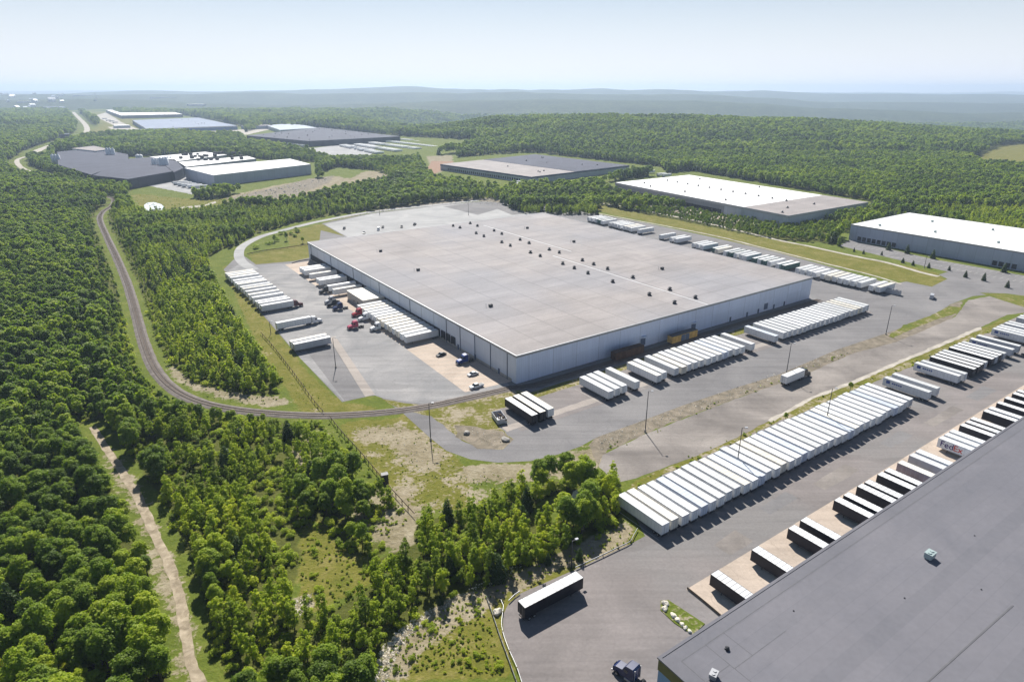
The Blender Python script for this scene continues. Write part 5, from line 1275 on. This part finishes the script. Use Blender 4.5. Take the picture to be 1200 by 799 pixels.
# kinds by woodland: mature broadleaf left of the dirt track, thin young birch right of it
dl = np.interp(pya, [500, 548, 600, 655, 712, 770, 850], [108, 140, 170, 196, 213, 222, 250]); rr_ = np.interp(pya, [216, 246, 275, 335, 400, 452, 478, 490], [118, 121, 124, 150, 168, 198, 262, 330])
leftwood = np.where(pya > 500, pxa < dl, pxa < rr_ - 8) 
nz = vnoise(A[:, 0], A[:, 1], 32, 5)
kind = np.where(leftwood, 'broad', np.where(nz > .70, 'broad', 'birch')).astype(object)
con = (nrg.random(len(A)) < np.where(leftwood, .03, .06) + .35 * ((vnoise(A[:, 0], A[:, 1], 24, 8) > .76) & (pya < 470))); kind[con] = 'conifer'
# mature crowns need room
r_ = nrg.random(len(A)); keep = np.where(kind == 'broad', r_ < .70, np.where(kind == 'birch', r_ < .82, r_ < .6))
gapn = vnoise(A[:, 0], A[:, 1], 9, 12); keep &= ~((~leftwood) & (gapn > np.where(pxa > 450, .82, np.where(pxa > 300, .60, .74))) & (pya > 470))
A, pxa, pya, za, kind, leftwood = A[keep], pxa[keep], pya[keep], za[keep], kind[keep], leftwood[keep]
sz = np.where(kind == 'broad', nrg.uniform(.6, 1.16, len(A)), np.where(kind == 'birch', nrg.uniform(.7, 1.25, len(A)), nrg.uniform(.6, 1.15, len(A))))
sz = sz * (0.82 + .4 * vnoise(A[:, 0], A[:, 1], 40, 3))
rd = seg_dist(A[:, 0], A[:, 1], rail_w); sz = sz * np.clip(rd / 17, .3, 1)
ab = inpoly(pxa, pya, ADDBACK[0]); sz = np.where(ab, sz * .46, sz); kind = np.where(ab, 'broad', kind)
ysh = ((~leftwood) & (pya > 480)); sz = np.where(ysh & (kind == 'birch'), sz * .95, sz)
dist = np.sqrt(A[:, 0] ** 2 + A[:, 1] ** 2 + CH ** 2)
vis = (pxa > -12) & (pxa < 1212) & (pya < 830)
od = np.argsort(np.where(vis, dist, 1e9)); chosen = set(od[:300].tolist())
for i in sorted(chosen):
    k = kind[i]; x, y = A[i]; px_, py_ = pxa[i], pya[i]
    if leftwood[i]: reg, gp = 'in the dense wood left of the dirt track', 'trees left of the dirt track'
    elif py_ > 700 and px_ > 330 or px_ > 400: reg, gp = 'in the thicket above the stony creek bank', 'trees above the stony creek'
    else: reg, gp = 'in the young wood right of the dirt track', 'trees right of the dirt track'
    lb = {'broad': 'full round crowned broadleaf tree ', 'birch': 'slender light green young tree ', 'conifer': 'dark pointed conifer '}[k] + reg
    tree(k, x, y, float(sz[i]), lb, {'broad': 'broadleaf ', 'birch': 'slender ', 'conifer': 'conifer '}[k] + gp)
rest = np.array([i for i in range(len(A)) if i not in chosen])
# scattered singles
for k, (p, s) in enumerate([((983, 288), 1.0), ((1000.6, 295), .6), ((1011.6, 297.5), .65), ((1033, 299), .6), ((1057.6, 308), .85), ((1069.6, 311), .75), ((1088, 314), .8), ((1112, 317), .7), ((1131, 325), .9), ((1152.5, 329), .95), ((1180, 337), .95)]):
    c_ = wp(*p); tree('conifer', c_.x, c_.y, s * .62, 'small dark conifer, %s from left along the car park verge' % ordn(k + 1), 'conifers lining the right hand car park', z=0)
for k, p in enumerate([(1041, 293), (1062.6, 297), (1092.7, 303), (1176, 319)]):
    c_ = wp(*p); tree('conifer', c_.x, c_.y, .8, 'dark tree against the grey blue wall, %s from left' % ordn(k + 1), 'dark trees against the grey blue warehouse wall', z=0)
for p, s, lb in (((355, 285), .8, 'dark bushy tree on the lawn behind the left yard, right one'), ((336, 282), .9, 'dark bushy tree on the lawn behind the left yard, middle one'), ((322, 284), .9, 'dark bushy tree on the lawn behind the left yard, left one'), ((679, 656), .45, 'dark little conifer in the grass right of the slim post'), ((642, 661), .4, 'dark little conifer in the grass left of the slim post'), ((516, 707), .35, 'tiny conifer on the stony creek bank')):
    c_ = wp(*p); tree('conifer' if s < .5 else 'broad', c_.x, c_.y, s * .75 if s > .5 else s, lb, None, z=0)
for p, s, lb in (((684, 622), 1.0, 'full green tree at right end of the hedge, front one'), ((672, 622), .9, 'full green tree at right end of the hedge, left one'), ((697, 616), .9, 'full green tree at right end of the hedge, right one'), ((425, 640), .75, 'round tree standing alone in the meadow pocket, right one'), ((413, 634), .7, 'round tree standing alone in the meadow pocket, left one')):
    c_ = wp(*p); tree('broad', c_.x, c_.y, s, lb, None, z=0)
for p, s, lb in (((920, 493), .35, 'small shrub on the verge above the front row, left one'), ((996, 457), .4, 'small shrub on the verge above the front row, right one')):
    c_ = wp(*p); tree('broad', c_.x, c_.y, s, lb, None, z=0)
def shrub(p, s, label, group):
    c_ = wp(*p); o = bpy.data.objects.new('shrub', rng.choice(CR['bush'])); COL.objects.link(o); o.location = c_; o.scale = (s, s, s * .9); o.rotation_euler = (0, 0, rng.uniform(0, 6)); tag(o, label, 'shrub', group)
for j in range(16):
    x = rng.uniform(298, 352); shrub((x, 292 - (x - 298) * .32 + rng.uniform(-7, 2)), rng.uniform(.9, 2.0), 'bush in the cluster on the lawn behind the left yard', 'bushes on the lawn behind the left yard')
k = 0
while k < 26:
    x, y = rng.uniform(440, 730), rng.uniform(620, 790)
    if inpoly(np.array([x]), np.array([y]), [(455, 790), (470, 745), (560, 695), (640, 655), (725, 620), (660, 660), (600, 692), (566, 700), (585, 760), (595, 790)])[0]: shrub((x, y), rng.uniform(.35, .9), 'low dark shrub scattered in the dry grass below the creek', 'shrubs in the dry grass'); k += 1
k = 0
while k < 18:
    x, y = rng.uniform(350, 440), rng.uniform(600, 720)
    if inpoly(np.array([x]), np.array([y]), [(352, 618), (378, 600), (392, 640), (420, 650), (442, 650), (432, 690), (400, 712), (350, 725), (338, 700), (350, 670)])[0]: shrub((x, y), rng.uniform(.4, .9), 'low shrub in the meadow pocket inside the young wood', 'shrubs in the meadow pocket'); k += 1
k = 0
while k < 22:
    x, y = rng.uniform(395, 500), rng.uniform(500, 620)
    if inpoly(np.array([x]), np.array([y]), [(392, 505), (410, 520), (480, 600), (490, 625), (450, 640), (425, 600)])[0]: shrub((x, y), rng.uniform(.4, .9), 'low shrub along the brown fence and gully', 'shrubs along the brown fence'); k += 1
k = 0
while k < 24:
    x = rng.uniform(705, 1000); y = np.interp(x, [705, 757, 860, 1000], [524, 505, 465, 410]) + rng.uniform(-3, 4); shrub((x, y), rng.uniform(.2, .45), 'weedy tuft on the rubble verge between the two yards', 'tufts on the rubble verge'); k += 1
k = 0
while k < 30:
    x = rng.uniform(745, 1160); y = np.interp(x, [745, 817, 950, 1060, 1160], [566, 538, 470, 428, 384]) + rng.uniform(0, 5); shrub((x, y), rng.uniform(.25, .6), 'green tuft on the verge above the front row', 'tufts on the green verge'); k += 1

for nm, v_ in (('kerb_verge', (0, .47, .9)), ('green_verge', (0, .40, .8)), ('island', (0, .42, .3)), ('grass_island', (0, .3, .5)), ('grass_strip', (0, .4, .9)), ('verge_at_road', (0, .25, .5))):
    m_ = bpy.data.objects[nm].data; a_ = m_.color_attributes.new('region', 'FLOAT_COLOR', 'POINT'); a_.data.foreach_set('color', np.tile(np.array(v_ + (1,), np.float32), len(m_.vertices)))
# the rest of the woods: one uncountable mass, instanced on points
SRC = []; SI = {}
for kn in ('broad', 'birch', 'conifer'):
    for tier, lib in (('hi', CR), ('lo', LO)):
        for me_ in lib[kn][:4]:
            o = bpy.data.objects.new('tree_source', me_); SI.setdefault((kn, tier), []).append(len(SRC)); SRC.append(o)
for me_ in CR['bush']: o = bpy.data.objects.new('bush_source', me_); SI.setdefault(('bush', 'hi'), []).append(len(SRC)); SRC.append(o)
P_, S_, Rz, K_ = [], [], [], []
def addp(x, y, z, s, kn, tier): P_.append((x, y, z)); S_.append(s); Rz.append(rng.uniform(0, 6.28)); K_.append(rng.choice(SI[(kn, tier)]))
for i in rest: addp(A[i, 0], A[i, 1], za[i], sz[i], kind[i], 'hi' if dist[i] < 260 else 'lo')
def bulk(y0, y1, step, s0, s1, pc):
    B, bx, by, bz = edge_keep(cand(y0, y1, step, 0))
    nn = vnoise(B[:, 0], B[:, 1], 70, 5)
    for j in range(len(B)):
        r = rng.random(); kn = 'conifer' if r < pc + (.25 if nn[j] > .75 else 0) else ('birch' if nn[j] < .22 and r > .5 else 'broad')
        addp(B[j, 0], B[j, 1], bz[j] - .4, rng.uniform(s0, s1) * (.8 + .45 * float(nn[j])), kn, 'lo')
bulk(620, 1150, 4.6, .75, 1.45, .12)
bulk(1150, 2000, 7.2, 1.15, 2.0, .12)
bulk(2000, 3400, 12.5, 2.0, 2.9, .04)
# undergrowth between the trees
U, ux, uy, uz = edge_keep(cand(66, 330, 2.6, 0), .75)
for j in range(len(U)): addp(U[j, 0], U[j, 1], -.1, rng.uniform(.6, 1.5), 'bush', 'hi')

me_ = bpy.data.meshes.new('forest'); me_.vertices.add(len(P_)); me_.vertices.foreach_set('co', np.array(P_, np.float32).ravel())
for nm, arr, ty in (('s', S_, 'FLOAT'), ('rz', Rz, 'FLOAT'), ('k', K_, 'INT')):
    a_ = me_.attributes.new(nm, ty, 'POINT'); a_.data.foreach_set('value', np.array(arr, np.int32 if ty == 'INT' else np.float32))
me_.update()
fo_ = bpy.data.objects.new('forest', me_); COL.objects.link(fo_); fo_['kind'] = 'stuff'
ng = bpy.data.node_groups.new('forest_scatter', 'GeometryNodeTree')
ng.interface.new_socket('Geometry', in_out='INPUT', socket_type='NodeSocketGeometry'); ng.interface.new_socket('Geometry', in_out='OUTPUT', socket_type='NodeSocketGeometry')
N_, Lk = ng.nodes, ng.links
gi, go = N_.new('NodeGroupInput'), N_.new('NodeGroupOutput'); iop = N_.new('GeometryNodeInstanceOnPoints'); gti = N_.new('GeometryNodeGeometryToInstance')
for o in SRC[::-1]:
    oi = N_.new('GeometryNodeObjectInfo'); oi.inputs['Object'].default_value = o; oi.inputs['As Instance'].default_value = True; Lk.new(oi.outputs['Geometry'], gti.inputs[0])
def na(nm, ty):
    q = N_.new('GeometryNodeInputNamedAttribute'); q.data_type = ty; q.inputs['Name'].default_value = nm; return q.outputs[0]
cx = N_.new('ShaderNodeCombineXYZ'); Lk.new(na('rz', 'FLOAT'), cx.inputs[2]); e2r = N_.new('FunctionNodeEulerToRotation'); Lk.new(cx.outputs[0], e2r.inputs[0])
Lk.new(gi.outputs[0], iop.inputs['Points']); Lk.new(gti.outputs[0], iop.inputs['Instance']); iop.inputs['Pick Instance'].default_value = True
Lk.new(na('k', 'INT'), iop.inputs['Instance Index']); Lk.new(e2r.outputs[0], iop.inputs['Rotation']); Lk.new(na('s', 'FLOAT'), iop.inputs['Scale']); Lk.new(iop.outputs[0], go.inputs[0])
md = fo_.modifiers.new('scatter', 'NODES'); md.node_group = ng
# weeds and tufts on the open ground
Wp = []
for poly, cnt, s0, s1 in (([(440, 790), (470, 742), (560, 692), (640, 655), (738, 612), (744, 636), (660, 664), (600, 692), (568, 702), (590, 790)], 520, .12, .42), (CLEAR[1 + 0] if False else [(352, 618), (378, 600), (440, 650), (432, 690), (400, 712), (350, 700)], 160, .15, .5), ([(392, 498), (470, 492), (540, 548), (600, 560), (560, 590), (490, 605)], 260, .1, .3), ([(705, 524), (860, 464), (1000, 408), (1000, 414), (860, 470), (705, 534)], 140, .1, .28), ([(745, 562), (950, 470), (1160, 382), (1160, 388), (950, 476), (745, 568)], 200, .12, .35), ([(262, 322), (340, 430), (390, 480), (360, 480), (300, 400)], 160, .1, .35), ([(150, 226), (238, 235), (350, 214), (400, 226), (275, 244), (172, 252)], 220, .3, .8), ([(700, 245), (880, 284), (1090, 334), (1100, 322), (880, 278), (700, 240)], 160, .1, .25), ([(186, 418), (225, 448), (335, 464), (310, 476), (222, 462)], 80, .15, .45), ([(380, 495), (395, 498), (480, 608), (450, 640), (425, 600)], 150, .15, .5)):
    xs = [q[0] for q in poly]; ys = [q[1] for q in poly]; XX = nrg.uniform(min(xs), max(xs), cnt * 4); YY = nrg.uniform(min(ys), max(ys), cnt * 4); k_ = inpoly(XX, YY, poly)
    for x, y in list(zip(XX[k_], YY[k_]))[:cnt]:
        c_ = wp(x, y); Wp.append((c_.x, c_.y, 0, rng.uniform(s0, s1) * .75))
me_ = bpy.data.meshes.new('weeds'); me_.vertices.add(len(Wp)); me_.vertices.foreach_set('co', np.array([q[:3] for q in Wp], np.float32).ravel())
for nm, arr, ty in (('s', [q[3] for q in Wp], 'FLOAT'), ('rz', [rng.uniform(0, 6) for q in Wp], 'FLOAT'), ('k', [rng.choice(SI[('bush', 'hi')]) for q in Wp], 'INT')):
    a_ = me_.attributes.new(nm, ty, 'POINT'); a_.data.foreach_set('value', np.array(arr, np.int32 if ty == 'INT' else np.float32))
wo_ = bpy.data.objects.new('weeds', me_); COL.objects.link(wo_); wo_['kind'] = 'stuff'; wo_.modifiers.new('scatter', 'NODES').node_group = ng

# ------------------------------------------------------------------ air, sun, sky
m = bpy.data.materials.new('haze'); m.use_nodes = True; nt = m.node_tree; nt.nodes.remove(nt.nodes['Principled BSDF'])
pv = nt.nodes.new('ShaderNodeVolumePrincipled'); pv.inputs['Density'].default_value = HAZE = 1.2e-4; pv.inputs['Color'].default_value = (0.62, 0.78, 1.0, 1); pv.inputs['Anisotropy'].default_value = 0.3
nt.links.new(pv.outputs[0], nt.nodes['Material Output'].inputs['Volume'])
hb_ = MB(); hb_.box(-16500, 16500, -900, 16500, -700, 190); ho = hb_.build('haze', m); ho['kind'] = 'stuff'
SE, SAZ = R(43.5), R(-9.5)
sv_ = Vector((math.sin(SAZ) * math.cos(SE), math.cos(SAZ) * math.cos(SE), math.sin(SE)))
sl = bpy.data.lights.new('sun', 'SUN'); sl.energy = 5.0; sl.angle = R(0.53); sl.color = (1.0, 0.955, 0.88)
so = bpy.data.objects.new('sun', sl); COL.objects.link(so); so.rotation_euler = (-sv_).to_track_quat('-Z', 'Y').to_euler(); so.location = (0, 0, 500)
w = bpy.data.worlds.new('World'); sc.world = w; w.use_nodes = True; nt = w.node_tree
sk = nt.nodes.new('ShaderNodeTexSky'); sk.sky_type = 'NISHITA'; sk.sun_disc = False; sk.sun_elevation = SE; sk.sun_rotation = SAZ; sk.altitude = 300; sk.air_density = 1.0; sk.dust_density = 0.2; sk.ozone_density = 2.5
hs = nt.nodes.new('ShaderNodeHueSaturation'); hs.inputs['Saturation'].default_value = 0.95; hs.inputs['Value'].default_value = 0.95
mxs = nt.nodes.new('ShaderNodeMix'); mxs.data_type = 'RGBA'; mxs.inputs[7].default_value = (12.0, 12.3, 13.4, 1); tcs = nt.nodes.new('ShaderNodeTexCoord'); sxs = nt.nodes.new('ShaderNodeSeparateXYZ'); nt.links.new(tcs.outputs['Generated'], sxs.inputs[0]); mrs = nt.nodes.new('ShaderNodeMapRange'); mrs.inputs[1].default_value = 0.0; mrs.inputs[2].default_value = 0.20; mrs.inputs[3].default_value = 0.95; mrs.inputs[4].default_value = 0.0; nt.links.new(sxs.outputs[2], mrs.inputs[0]); nt.links.new(mrs.outputs[0], mxs.inputs[0])
nt.links.new(sk.outputs[0], hs.inputs['Color']); nt.links.new(hs.outputs[0], mxs.inputs[6]); nt.links.new(mxs.outputs[2], nt.nodes['Background'].inputs[0]); nt.nodes['Background'].inputs[1].default_value = 0.050
sc.view_settings.view_transform = 'Standard'; sc.view_settings.look = 'None'; sc.view_settings.exposure = 0.68; sc.view_settings.gamma = 1
sc.render.engine = 'CYCLES'; sc.cycles.volume_bounces = 0; sc.cycles.max_bounces = 6; sc.cycles.transparent_max_bounces = 4
sc.render.resolution_x = 1024; sc.render.resolution_y = 681
